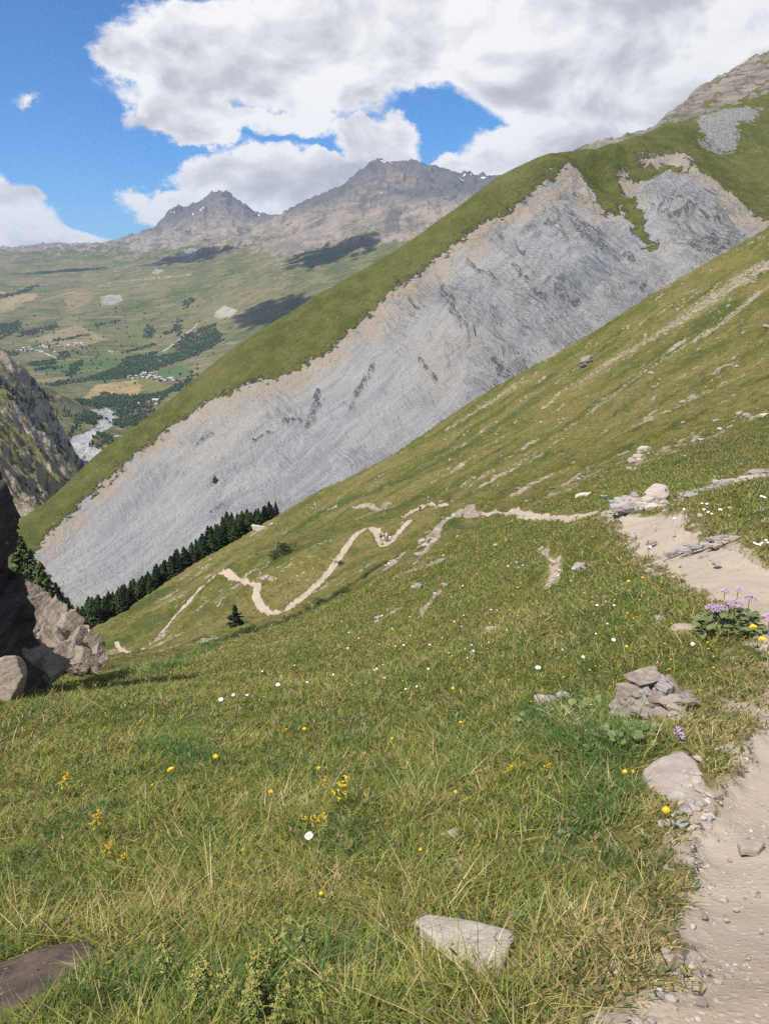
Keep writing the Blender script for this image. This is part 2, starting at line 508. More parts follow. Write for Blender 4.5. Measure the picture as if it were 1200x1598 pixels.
bare_streaks = [(streak(q), s) for q, s in (
    ([(700, 810, 5), (725, 793, 14), (742, 803, 10)], 1.25),
    ([(722, 800, 5), (690, 815, 6), (668, 838, 5), (655, 852, 7)], .95), ([(604, 887, 8), (629, 862, 6)], .9), ([(646, 880, 10), (672, 850, 9), (690, 822, 7)], .75), ([(625, 896, 11), (670, 880, 13), (717, 866, 8)], .7),
    ([(579, 975, 8), (621, 950, 9)], .65), ([(654, 967, 6), (667, 942, 8), (700, 908, 5)], .8), ([(842, 854, 7), (868, 878, 14), (860, 912, 14)], .75), ([(905, 893, 10), (925, 880, 7)], .6),
    ([(560, 790, 8), (575, 788, 6), (592, 797, 3)], .95), ([(746, 762, 8), (775, 745, 9), (804, 731, 5)], .85), ([(792, 777, 7), (830, 755, 10), (875, 733, 6)], .62), ([(868, 760, 14), (920, 742, 18)], .55),
    ([(855, 690, 5), (907, 653, 8), (973, 603, 9), (1040, 557, 10), (1120, 510, 13), (1193, 450, 14)], .5), ([(900, 600, 14), (933, 577, 22), (1000, 535, 24), (1067, 497, 36), (1193, 412, 44)], .5),
    ([(700, 668, 12), (773, 623, 16), (813, 592, 10)], .5), ([(1040, 770, 6), (1075, 770, 10), (1130, 755, 12), (1200, 745, 12)], .85), ([(1050, 790, 8), (1085, 780, 6)], .7),
    ([(985, 735, 5), (1000, 712, 12)], .6), ([(1090, 690, 20), (1180, 650, 24)], .5), ([(1000, 660, 20), (1150, 590, 24)], .45), ([(395, 834, 8), (425, 818, 5)], .8), ([(425, 905, 6), (408, 900, 6)], .7), ([(240, 1000, 10), (262, 985, 7)], .6),
    ([(1050, 1205, 26), (1085, 1235, 34), (1100, 1290, 28)], 1.0), ([(1120, 840, 20), (1195, 900, 22)], .9), ([(700, 1345, 24), (712, 1365, 16)], .5), ([(560, 1540, 44), (640, 1555, 34)], .6), ([(40, 1520, 40), (120, 1495, 24)], .75),
    ([(770, 985, 8), (740, 1000, 5)], .5), ([(1060, 985, 26), (1090, 980, 20)], .6), ([(1000, 1115, 50), (1060, 1120, 40)], .6), ([(880, 1110, 26), (930, 1150, 24)], .5))]
lush_streaks = [(streak(q), s) for q, s in (
    ([(160, 1045, 16), (260, 1045, 20), (330, 1010, 22), (380, 985, 18), (440, 975, 10), (500, 945, 10), (560, 905, 8), (600, 878, 6)], 1.0),
    ([(520, 790, 14), (640, 745, 18), (740, 690, 14), (850, 610, 8), (960, 530, 8)], .8), ([(430, 865, 10), (450, 860, 14)], .7), ([(700, 778, 8), (690, 800, 8), (720, 825, 14)], .6),
    ([(850, 1110, 50), (960, 1180, 60)], .8), ([(900, 1290, 60), (960, 1230, 50)], .7), ([(250, 1175, 50), (330, 1190, 40)], .7), ([(1000, 740, 20), (1120, 700, 24)], .5))]
dry_streaks = [(streak(q), s) for q, s in (
    ([(260, 1062, 16), (420, 1012, 18), (560, 945, 16), (660, 880, 14)], .9), ([(600, 1010, 30), (760, 960, 40), (900, 1010, 40)], .55), ([(380, 1050, 30), (520, 1080, 30)], .5), ([(940, 1480, 80), (1030, 1400, 60), (1060, 1320, 40)], .55), ([(850, 1540, 60), (1010, 1560, 50)], .4))]


_bq = plan([(907, 653), (1120, 510)])
_bd = (_bq[1] - _bq[0])[:2]; _bd /= np.linalg.norm(_bd)
BN = (-_bd[1], _bd[0])


def near_masks(x, y):
    e = fbm(x / .35, y / .35, 31, 3) * .13 + fbm(x / 1.1, y / 1.1, 35, 2) * .14 + fbm(x / .09, y / .09, 37, 2) * .05
    r = np.hypot(x, y)
    sd = poly_sd(x, y, trail_poly) + e * (.6 + .8 * sstep(3, 12, r))
    path = 1 - sstep(-.10, .15, sd)
    e2 = fbm(x / 1.3, y / 1.3, 41, 3)
    for Q, w in far_trails:
        s = seg_dist(x, y, Q, w, 4.0) + e2 * .22
        path = np.maximum(path, 1 - sstep(-.16, .16, s))
    bare = np.zeros_like(x); lush = np.zeros_like(x); dry = np.zeros_like(x)
    n1 = fbm(x / 1.1, y / 1.1, 45, 4) * (.35 + .65 * sstep(4, 25, r)) + fbm(x / .16, y / .16, 49, 2) * (1 - sstep(4, 25, r)) * .6
    for out, lst in ((bare, bare_streaks), (lush, lush_streaks), (dry, dry_streaks)):
        for (Q, w), s in lst:
            m = np.mean(w)
            d = seg_dist(x, y, Q, w, 3.2 * m) / m
            np.maximum(out, min(s + (.12 if out is bare else 0), 1.2) * (1 - sstep(-.9, .75 if out is bare else .55, d + n1 * .55)), out=out)
    # worn verge of the trail: thin dry grass and trodden soil
    vg = fbm(x / .4, y / .4, 57, 3) * .28 + fbm(x / .12, y / .12, 59, 2) * .12
    dry = np.maximum(dry, .95 * (1 - sstep(.05, .75, sd + vg)))
    bare = np.maximum(bare, .85 * (1 - sstep(-.15, .38, sd + vg * 1.3)))
    # the upper hillside is ribbed: stony and grassy bands alternate across the slope
    ac = x * BN[0] + y * BN[1]; al = x * BN[1] - y * BN[0]
    up = sstep(24, 60, r)
    wob = fbm(x / 16, y / 16, 52, 3) * 5
    rib = fbm((ac + wob) / 2.6, al / 17, 53, 5, .62)
    bare = np.maximum(bare, .72 * sstep(.10, .40, rib + .25 * fbm(x / 22, y / 22, 56, 2)) * up)
    bnd = fbm((ac + wob) / 8, al / 55, 60, 3)
    lush = np.maximum(lush, .75 * sstep(.10, .42, bnd) * up); dry = np.maximum(dry, .8 * sstep(.08, .40, -bnd) * up)
    return path, bare, lush, dry


# ------------------------------------------------------------------ ground materials
def grass_colour(n, p, lush, dry, far=True):
    big = n.noise(p, .035, 3); mid = n.noise(p, .32, 4, .6); fine = n.noise(p, 2.4, 5, .65); tiny = n.noise(p, 11, 4, .7)
    c = n.mix(n.sstep(mid, .36, .66), (.074, .084, .020), (.140, .136, .040))
    c = n.mix(n.math('MULTIPLY', n.sstep(fine, .48, .72), .7), c, (.205, .178, .072))
    c = n.mix(n.math('MULTIPLY', n.sstep(big, .42, .62), .7), c, (.185, .152, .055))
    c = n.mix(n.math('MULTIPLY', n.sstep(n.noise(p, .075, 5, .65), .53, .64), .6), c, (.062, .082, .020))
    c = n.mix(n.math('MULTIPLY', dry, n.sstep(fine, .25, .6)), c, (.20, .155, .072))
    c = n.mix(n.math('MULTIPLY', lush, n.sstep(mid, .2, .55)), c, (.040, .068, .018))
    tus = n.noise(p, 1.25, 5, .74)
    c = n.mix(n.math('MULTIPLY', n.sstep(tus, .51, .63), .7), c, (.042, .052, .015))
    c = n.mix(n.math('MULTIPLY', n.sstep(tus, .45, .34), .5), c, (.225, .19, .08))
    c = n.mix(n.math('MULTIPLY', n.sstep(tiny, .54, .74), .5), c, (.036, .044, .014))
    return c, big, mid, fine, tiny, tus


def hillside_mat():
    n = NT('hillside')
    p = n.pos()
    path, bare, lush, dry = (n.attr(k) for k in ('path', 'bare', 'lush', 'dry'))
    c, big, mid, fine, tiny, tus = grass_colour(n, p, lush, dry)
    # loose stones and soil showing through the turf
    peb = n.voro(p, 1.3); pcol = n.voro(p, 1.3, out='Color')
    pr = n.n('ShaderNodeSeparateColor', {0: pcol}).outputs[0]
    soil = n.mix(n.noise(p, 1.7, 4), (.235, .18, .125), (.37, .315, .245))
    soil = n.mix(n.sstep(n.noise(p, 7, 4, .7), .52, .7), soil, (.44, .40, .345))
    soil = n.mix(n.math('MULTIPLY', n.sstep(n.noise(p, 4.1, 5, .75), .56, .72), .8), soil, (.12, .10, .075))
    breakup = n.math('ADD', n.math('MULTIPLY', n.noise(p, .9, 6, .72), .9), n.math('MULTIPLY', n.noise(p, 5, 3), .3))
    bm = n.sstep(n.math('ADD', bare, n.math('MULTIPLY', n.math('SUBTRACT', breakup, .6), 2.6)), .48, .74)
    bm = n.math('MULTIPLY', bm, n.sstep(bare, .02, .22))
    c = n.mix(bm, c, soil)
    st = n.math('MULTIPLY', n.math('SUBTRACT', 1, n.sstep(peb, .10, .2)), n.sstep(n.math('ADD', pr, n.math('MULTIPLY', bare, .5)), .86, .9))
    c = n.mix(st, c, (.40, .37, .33))
    sb = n.voro(p, .62); sbc = n.n('ShaderNodeSeparateColor', {0: n.voro(p, .62, out='Color')}).outputs[0]
    c = n.mix(n.math('MULTIPLY', n.math('MULTIPLY', n.math('SUBTRACT', 1, n.sstep(n.math('ADD', sb, n.math('MULTIPLY', n.noise(p, 4, 3), .2)), .26, .36)), n.sstep(sbc, .45, .55)), n.sstep(bare, .2, .45)), c, (.36, .33, .29))
    # trodden trail
    g1 = n.noise(p, 3.2, 6, .68); g2 = n.voro(p, 34); g3 = n.voro(p, 90)
    g2c = n.n('ShaderNodeSeparateColor', {0: n.voro(p, 34, out='Color')}).outputs[1]
    t = n.mix(g1, (.31, .25, .19), (.40, .335, .262))
    t = n.mix(n.math('MULTIPLY', n.sstep(n.noise(p, .8, 3), .5, .75), .5), t, (.33, .235, .16))
    t = n.mix(n.math('MULTIPLY', n.math('SUBTRACT', 1, n.sstep(g2, .22, .42)), n.sstep(g2c, .62, .9)), t, (.40, .355, .295))
    t = n.mix(n.math('MULTIPLY', n.sstep(n.noise(p, 26, 4, .75), .58, .76), .45), t, (.215, .17, .128))
    pm = n.sstep(n.math('ADD', path, n.math('MULTIPLY', n.math('SUBTRACT', n.noise(p, 9, 4, .7), .5), .7)), .38, .62)
    c = n.mix(pm, c, t)
    hg = n.math('SUBTRACT', n.math('ADD', n.math('MULTIPLY', fine, .55), n.math('ADD', n.math('MULTIPLY', mid, 1.3), n.math('ADD', n.math('MULTIPLY', tus, .5), n.math('MULTIPLY', tiny, .22)))), 1.28)
    dist_ = n.vmath('LENGTH', p)
    hg = n.math('MULTIPLY', hg, n.math('ADD', .10, n.math('MULTIPLY', n.sstep(dist_, 6.0, 45.0), .9)))
    hp = n.math('ADD', n.math('MULTIPLY', n.noise(p, 2.6, 2), .03), n.math('SUBTRACT', .05, n.math('ADD', n.math('MULTIPLY', n.sstep(g2, .0, .5), .006), n.math('MULTIPLY', g3, .003))))
    h = n.n('ShaderNodeMix', {0: pm, 2: hg, 3: hp}, data_type='FLOAT').outputs[0]
    return n.out(c, .95, n.bump(h, .55, .8), spec=.05)


def trail_offset(x, y, pa, ba):
    """how far feet have scuffed and worn the ground down"""
    r = np.hypot(x, y)
    o = pa * (fbm(x / .30, y / .30, 25, 2) * .014 - .03 * sstep(.3, .9, pa) * sstep(.5, 2, r) + fbm(x / .9, y / .9, 27, 2) * .03) * (r < 22)
    return o - pa * (.03 * sstep(1, 4, r) + .28 * sstep(40, 80, r)) - .05 * sstep(.5, 1, ba) * sstep(6, 20, r)


def ground(x, y):
    x = np.atleast_1d(np.asarray(x, float)); y = np.atleast_1d(np.asarray(y, float))
    pa, ba, _, _ = near_masks(x, y)
    return near.z(x, y) + trail_offset(x, y, pa, ba)


HILL = hillside_mat()
X, Y = polar(-43, 43, 1150, .3, 540, 960)
Z = near.z(X, Y)
pa, ba, lu, dr = near_masks(X, Y)
Z = Z + trail_offset(X, Y, pa, ba)
fc = (pa > .5)[:-1, :-1].ravel().astype(int)
o = split_grid(X, Y, Z, {'path': pa, 'bare': ba, 'lush': lu, 'dry': dr}, ['hillside', 'path'], fc, [HILL, HILL])
for k in o.values():
    k['kind'] = 'structure'
# the same ground to either side of the viewpoint
for a0, a1 in ((-128, -43), (43, 128)):
    X, Y = polar(a0, a1, 260, .3, 34, 240)
    pa, ba, lu, dr = near_masks(X, Y)
    Z = near.z(X, Y) + trail_offset(X, Y, pa, ba)
    for k in split_grid(X, Y, Z, {'path': pa, 'bare': ba, 'lush': lu, 'dry': dr}, ['hillside', 'path'], (pa > .5)[:-1, :-1].ravel().astype(int), [HILL, HILL]).values():
        k['kind'] = 'structure'


# --- the eroded spur across the ravine
def spur_plan(pix):
    return plan(pix, spur, 380, 1250)[:, :2]


scree_polys = [spur_plan([(-80, 960), (40, 875), (62, 848), (130, 781), (200, 716), (262, 668), (330, 622), (372, 606), (400, 592), (430, 588), (470, 571), (520, 541), (555, 505), (572, 488), (640, 432), (720, 376), (800, 322), (860, 277), (886, 252),
                          (905, 262), (925, 300), (945, 335), (958, 312), (965, 265), (1000, 243), (1040, 236), (1072, 238), (1082, 262), (1120, 288), (1165, 322), (1205, 350), (1330, 420), (1200, 460), (1000, 560), (700, 740), (400, 900), (100, 1010)])]
gravel_poly = spur_plan([(1088, 192), (1105, 172), (1140, 168), (1195, 170), (1180, 188), (1158, 205), (1140, 240), (1120, 248), (1100, 232)])
gully_green = [spur.pick(*np.array(q).T, 380, 1250) for q in ([(935, 262), (955, 300), (985, 330), (1000, 360), (1015, 390)], [(905, 262), (940, 300), (965, 335)], [(990, 268), (1040, 262), (1062, 268)])]
gully_w = [np.array([16, 14, 11, 7, 3]) * .66, np.array([5, 8, 3]) * .66, np.array([12, 9, 4]) * .66]

g0 = spur.pick([300, 700], [760, 560], 380, 1250)


def spur_scree(x, y):
    e = fbm(x / 22, y / 22, 61, 4) * 9 + fbm(x / 6, y / 6, 66, 3) * 6
    sd = poly_sd(x, y, scree_polys[0]) + e
    m = 1 - sstep(-13, 13, sd)
    gd = np.full_like(x, 1e9)
    for Q, w in zip(gully_green, gully_w):
        gd = np.minimum(gd, seg_dist(x, y, Q, w))
    m = m * sstep(-7, 9, gd + e * 1.1)
    gp = poly_sd(x, y, gravel_poly) + e * .9
    return m, sd, 1 - sstep(-20, 14, gp + e * 1.7)


_fq = spur.pick([330, 210, 620, 500], [790, 895, 600, 700], 380, 1250)
_fd = (_fq[1] - _fq[0])[:2]
dark_ribs = [(lambda q: (q[0], q[1]))(streak(p, spur, 380, 1250)) for p in (
    [(868, 328, 5), (900, 350, 7), (932, 372, 4)], [(905, 362, 4), (945, 392, 6), (985, 412, 3)], [(893, 298, 4), (915, 320, 5)], [(928, 386, 4), (962, 402, 4)], [(850, 345, 3), (880, 372, 4)], [(985, 440, 3), (1003, 456, 3)], [(1018, 322, 5), (1045, 314, 5), (1062, 318, 4)], [(1030, 340, 3), (1052, 345, 3)],
    [(1060, 348, 4), (1085, 326, 5), (1118, 338, 5), (1140, 352, 4)], [(1072, 366, 4), (1102, 372, 5), (1132, 392, 4)], [(1078, 385, 3), (1120, 402, 4)], [(1122, 330, 4), (1140, 350, 6), (1160, 374, 4)], [(1138, 366, 6), (1156, 378, 6)], [(1098, 320, 3), (1135, 330, 3)],
    [(548, 640, 3), (562, 605, 4), (580, 572, 2)], [(480, 664, 5), (490, 640, 5), (496, 606, 3)], [(436, 660, 4), (470, 655, 3)], [(612, 440, 3), (652, 482, 3)], [(690, 455, 3), (722, 520, 3)], [(766, 558, 3), (792, 580, 4)], [(680, 430, 2), (706, 470, 3)], [(800, 420, 3), (850, 470, 2)], [(780, 370, 3), (815, 400, 3)], [(730, 400, 2), (770, 450, 3)], [(855, 440, 2), (900, 480, 3)],
    [(505, 545, 3), (548, 520, 3), (575, 495, 2)], [(650, 560, 2), (680, 600, 2)], [(865, 455, 3), (880, 470, 2)], [(310, 690, 2), (330, 678, 3)], [(330, 800, 2), (345, 790, 2)], [(395, 690, 2), (420, 676, 3)])]


def spur_dark(x, y):
    n1 = fbm(x / 7, y / 7, 191, 3)
    out = np.zeros_like(x)
    for Q, w in dark_ribs:
        b0, b1 = Q[:, :2].min(0) - 30, Q[:, :2].max(0) + 30
        sel = (x > b0[0]) & (x < b1[0]) & (y > b0[1]) & (y < b1[1])
        d = seg_dist(x[sel], y[sel], Q, w * .8) / np.mean(w)
        out[sel] = np.maximum(out[sel], 1 - sstep(-1.2, 1.9, d + n1[sel] * 2.6))
    return out


FALL = math.atan2(_fd[0], _fd[1])         # bearing of the fall line on the scree
print('fall line', math.degrees(FALL), math.degrees(math.atan2(*(_fq[3] - _fq[2])[:2])))


def strat(x, y, z):
    w = fbm(x / 90, y / 90, 195, 3) * 16
    return x * .68 + z * .73 + w, x * .73 - z * .68


def spur_detail(x, y, zb):
    m, sd, gp = spur_scree(x, y)
    up = sstep(500, 640, np.hypot(x, y))
    # strata that dip to the right, read in elevation (x, z)
    q, al = strat(x, y, zb)
    st = ridged(q / 15, al / 60, 71, 4)
    st2 = fbm(q / 4.5, al / 30, 75, 3)
    patch = sstep(-.05, .35, fbm(x / 70, zb / 60, 79, 3) + .25 * sstep(120, 330, x) - .5 * sstep(60, -60, x) if False else fbm(x / 70, zb / 60, 79, 3) + .25 * sstep(120, 330, x)) * sstep(-60, 70, x)
    d = (st - .5) * 14 * patch + st2 * 4.2 * patch
    # gullies down the fall line
    cf, sf = math.cos(FALL), math.sin(FALL)
    wv = fbm(x / 120, y / 120, 81, 3) * 22
    a = x * cf - y * sf + wv; l = x * sf + y * cf
    rug = .35 + .65 * sstep(-60, 90, x)
    d += ((ridged(a / 52, l / 210, 83, 4) - .5) * (7 + 6 * sstep(0, 140, x)) + fbm(a / 12, l / 60, 87, 3) * 1.7) * rug
    d += (ridged(x / 95 + .4, y / 120, 89, 5) - .5) * 9 * rug
    d += fbm(x / 9, y / 9, 91, 4) * 1.9 + fbm(x / 3.2, y / 3.2, 93, 2) * .75
    # steep broken bands of darker rock
    bk = sstep(.0, .22, fbm(q / 26 + 3.7, al / 95, 97, 3) + .06 * sstep(60, 300, x))
    dk = spur_dark(x, y)
    d += dk * (3.5 + 5 * fbm(q / 3, al / 14, 96, 3))
    bk = bk * sstep(-30, 80, x)
    d += bk * (np.abs(fbm(q / 6.5, al / 26, 98, 3)) * 22 - 4.5)
    g = fbm(x / 40, y / 40, 95, 4) * 2.5 + fbm(x / 9, y / 9, 99, 3) * .7
    edge = 3.0 * (1 - sstep(0, 14, sd)) * 0
    return m * sstep(0, 12, -sd) * d + (1 - m) * g * .7 - 1.2 * m + edge


spur.detail = spur_detail


def spur_mat():
    n = NT('spur')
    p = n.pos()
    scree, grav, hgt = n.attr('scree'), n.attr('gravel'), n.attr('rock')
    z0 = n.n('ShaderNodeValue'); z0.outputs[0].default_value = 0.0
    big = n.noise(p, .010, 3); mid = n.noise(p, .06, 5, .6); fine = n.noise(p, .42, 6, .7)
    g = n.mix(n.sstep(mid, .35, .68), (.062, .070, .017), (.108, .108, .032))
    g = n.mix(n.math('MULTIPLY', n.sstep(fine, .48, .72), .6), g, (.15, .14, .05))
    g = n.mix(n.math('MULTIPLY', n.sstep(big, .5, .7), .5), g, (.13, .122, .045))
    fg = n.noise(n.mapping(n.mapping(p, (0, 0, FALL)), (0, 0, 0), (1 / 2.2, 1 / 9, 1 / 7)), 1.0, 5, .72)
    g = n.mix(n.math('MULTIPLY', n.sstep(fg, .50, .66), .6), g, (.048, .056, .015))
    g = n.mix(n.math('MULTIPLY', n.sstep(n.noise(p, .75, 4, .75), .50, .66), .7), g, (.036, .044, .013))
    g = n.mix(n.math('MULTIPLY', n.sstep(n.noise(p, .55, 4, .75), .58, .72), .7), g, (.19, .172, .068))
    g = n.mix(n.math('MULTIPLY', n.sstep(n.voro(p, .16), .10, .05), n.sstep(mid, .5, .6)), g, (.33, .30, .25))
    pw = n.vmath('ADD', p, n.vmath('SCALE', n.vmath('SUBTRACT', n.noise(p, .008, 3, out=1), (.5, .5, .5)), scale=46.0))
    fl = n.mapping(n.mapping(pw, (0, 0, FALL)), (0, 0, 0), (1 / 9, 1 / 80, 1 / 60))
    f1 = n.noise(fl, 1.0, 6, .62, .4)
    fl2 = n.mapping(n.mapping(pw, (0, 0, FALL)), (0, 0, 0), (1 / 2.0, 1 / 16, 1 / 12))
    f2 = n.noise(fl2, 1.0, 5, .68, .3)
    sq = n.n('ShaderNodeCombineXYZ', {0: n.attr('along'), 1: n.attr('across'), 2: n.math('MULTIPLY', n.n('ShaderNodeSeparateXYZ', {0: p}).outputs[1], .5)}).outputs[0]
    st = n.vmath('MULTIPLY', sq, (1 / 55, 1 / 5.5, 1 / 40))
    s1 = n.noise(st, 1.0, 6, .66, .8)
    st2 = n.vmath('MULTIPLY', sq, (1 / 16, 1 / 1.7, 1 / 14))
    s2 = n.noise(st2, 1.0, 5, .7, .6)
    r = n.mix(n.sstep(f1, .36, .64), (.242, .248, .260), (.338, .332, .320))
    r = n.mix(n.math('MULTIPLY', n.sstep(big, .42, .62), .5), r, (.355, .325, .28))
    r = n.mix(n.math('MULTIPLY', n.sstep(f2, .50, .72), .35), r, (.42, .41, .39))
    r = n.mix(n.math('MULTIPLY', n.sstep(f2, .46, .28), .3), r, (.165, .168, .178))
    rk = n.math('MULTIPLY', hgt, n.sstep(s1, .50, .60))
    r = n.mix(n.math('MULTIPLY', rk, n.sstep(s2, .44, .66)), r, (.055, .057, .063))
    r = n.mix(n.math('MULTIPLY', n.math('MULTIPLY', hgt, n.sstep(s1, .46, .36)), n.sstep(s2, .45, .7)), r, (.335, .275, .215))
    r = n.mix(n.math('MULTIPLY', n.sstep(fine, .58, .72), .5), r, (.14, .138, .136))
    gr = n.noise(p, .62, 5, .78)
    r = n.mix(n.math('MULTIPLY', n.sstep(gr, .55, .68), .48), r, (.11, .112, .116))
    r = n.mix(n.math('MULTIPLY', n.sstep(gr, .45, .35), .36), r, (.42, .41, .39))
    crk = n.noise(st, 2.3, 4, .6, 1.5)
    r = n.mix(n.math('MULTIPLY', n.math('MULTIPLY', hgt, n.sstep(crk, .60, .66)), .85), r, (.05, .052, .058))
    dkm = n.math('MULTIPLY', n.attr('dark'), n.sstep(n.math('ADD', n.math('MULTIPLY', s2, .6), n.math('MULTIPLY', n.noise(p, .35, 5, .75), .4)), .40, .56))
    r = n.mix(n.math('MULTIPLY', n.sstep(dkm, .16, .7), .8), r, (.060, .064, .072))
    r = n.mix(n.math('MULTIPLY', n.math('MULTIPLY', n.sstep(n.noise(p, .018, 4, .6), .49, .62), n.sstep(s2, .40, .62)), .75), r, (.165, .175, .195))
    r = n.mix(n.math('MULTIPLY', hgt, .30), r, n.mix(1.0, r, (.66, .70, .77), 'MULTIPLY'))
    edgec = n.math('MULTIPLY', n.sstep(scree, .1, .6), n.math('SUBTRACT', 1, n.attr('deep')))
    r = n.mix(n.math('MULTIPLY', edgec, n.sstep(mid, .3, .6)), r, (.335, .275, .205))
    m = n.sstep(n.math('ADD', scree, n.math('MULTIPLY', n.math('SUBTRACT', n.noise(p, .16, 7, .78), .5), 2.4)), .40, .62)
    c = n.mix(m, g, r)
    gm = n.sstep(n.math('ADD', grav, n.math('MULTIPLY', n.math('SUBTRACT', n.noise(p, .2, 6, .75), .5), 2.0)), .4, .7)
    c = n.mix(gm, c, n.mix(n.sstep(n.noise(p, .5, 5, .78), .38, .62), (.10, .105, .10), (.27, .262, .25)))
    # thin turf: stones show through on the lower nose
    h = n.math('ADD', n.math('MULTIPLY', fine, 1.6), n.math('ADD', n.math('MULTIPLY', n.math('MULTIPLY', s2, m), 2.2), n.math('ADD', n.math('MULTIPLY', n.math('MULTIPLY', f2, m), 1.2), n.math('MULTIPLY', mid, 3.0))))
    h = n.math('ADD', h, n.math('MULTIPLY', n.math('MULTIPLY', gr, m), 1.6))
    return n.out(c, .95, n.bump(h, 1.15, .95), spec=.05)


X, Y = polar(-40, 37, 1150, 400, 1320, 760)
Z = spur.z(X, Y)
m, sd, gp = spur_scree(X, Y)
rock = sstep(-80, 60, X) * sstep(-.12, .3, fbm(X / 70, Z / 60, 79, 3) + .22 * sstep(60, 300, X) - .1)
SPUR = spur_mat()
fc = ((m > .5) & (sd < 0))[:-1, :-1].ravel().astype(int)
o = split_grid(X, Y, Z, {'scree': m, 'gravel': gp, 'rock': rock, 'dark': spur_dark(X, Y), 'along': strat(X, Y, Z)[1], 'across': strat(X, Y, Z)[0], 'deep': sstep(2, 46, -sd)}, ['grassy_spur', 'scree_slope'], fc, [SPUR, SPUR])
for k in o.values():
    k['kind'] = 'structure'


# --- rocky mountainside closing the valley on the near bank, and the peak above the spur
def rocky_mat(nm, k, grass, rockc, rockd, bias):
    n = NT(nm)
    p = n.pos()
    nrm = n.n('ShaderNodeNewGeometry').outputs['Normal']
    nzv = n.n('ShaderNodeSeparateXYZ', {0: nrm}).outputs[2]
    big = n.noise(p, .006 * k, 5, .6); mid = n.noise(p, .03 * k, 6, .68); fine = n.noise(p, .16 * k, 6, .72)
    st = n.noise(n.mapping(p, (0, math.radians(-28), math.radians(20)), (1 / 60, 1 / 60, 1 / 9)), 1.0 * k, 6, .7, .5)
    g = n.mix(n.sstep(fine, .35, .65), tuple(c * .7 for c in grass), tuple(c * 1.25 for c in grass))
    r = n.mix(n.sstep(st, .35, .62), rockd, rockc)
    r = n.mix(n.math('MULTIPLY', n.sstep(fine, .54, .72), .6), r, tuple(c * .35 for c in rockc))
    f = n.math('ADD', n.math('MULTIPLY', n.math('SUBTRACT', bias, nzv), 2.2), n.math('ADD', n.math('MULTIPLY', n.math('SUBTRACT', mid, .5), 3.6), n.math('MULTIPLY', n.math('SUBTRACT', big, .5), 2.4)))
    c = n.mix(n.sstep(f, -.12, .22), g, r)
    h = n.math('ADD', n.math('MULTIPLY', fine, 1.5), n.math('ADD', n.math('MULTIPLY', st, 3), n.math('MULTIPLY', mid, 4)))
    return n.out(c, .95, n.bump(h, 1.6 / k, .8), spec=.05)


left.detail = lambda x, y, zb: (ridged(x / 130, y / 130, 111, 5) - .62) * 40 * sstep(-470, -330, zb) + (ridged((x * .5 + zb * .9) / 26, (x * .8 - y * .4) / 90, 117, 4) - .5) * 15 + fbm(x / 14, y / 14, 121, 3) * 4
X, Y = polar(-40, -12, 560, 700, 2350, 520)
Z = left.z(X, Y)
fc = np.zeros((X.shape[0] - 1) * (X.shape[1] - 1), int)
split_grid(X, Y, Z, {}, ['rocky_mountainside'], fc, [rocky_mat('rocky_mountainside', 1.0, (.122, .114, .05), (.40, .335, .255), (.25, .21, .16), .64)])['rocky_mountainside']['kind'] = 'structure'
rockhill.detail = lambda x, y, zb: (ridged(x / 120, y / 120, 131, 5) - .5) * 34 + fbm(x / 16, y / 16, 137, 4) * 5
X, Y = polar(2, 36, 420, 1080, 2300, 320)
Z = rockhill.z(X, Y)
fc = np.zeros((X.shape[0] - 1) * (X.shape[1] - 1), int)
split_grid(X, Y, Z, {}, ['stony_mountain'], fc, [rocky_mat('stony_mountain', 1.0, (.095, .092, .034), (.225, .195, .162), (.105, .095, .085), .93)])['stony_mountain']['kind'] = 'structure'

# --- the valley, the far slopes and the distant range in one sheet
VAL = dict(s=far, r0=1500, r1=13000)


def far_detail(x, y, zb):
    r = np.hypot(x, y)
    hi = sstep(-330, 60, zb)
    top = sstep(150, 600, zb)
    d = (ridged(x / 900, y / 900, 151, 6, .58) - .45) * (40 + 25 * top) * hi
    d += (ridged((x + .6 * y) / 300, (y - .6 * x) / 520, 157, 5, .6) - .52) * (18 + 52 * top) * hi
    d += fbm(x / 600, y / 600, 163, 4) * 16 * sstep(-470, -380, zb)
    d += fbm(x / 60, y / 60, 167, 3) * (3 + 12 * top) * hi
    d += (ridged(x / 190 + .3, y / 190, 169, 5, .6) - .5) * 58 * sstep(40, 260, zb)
    return d


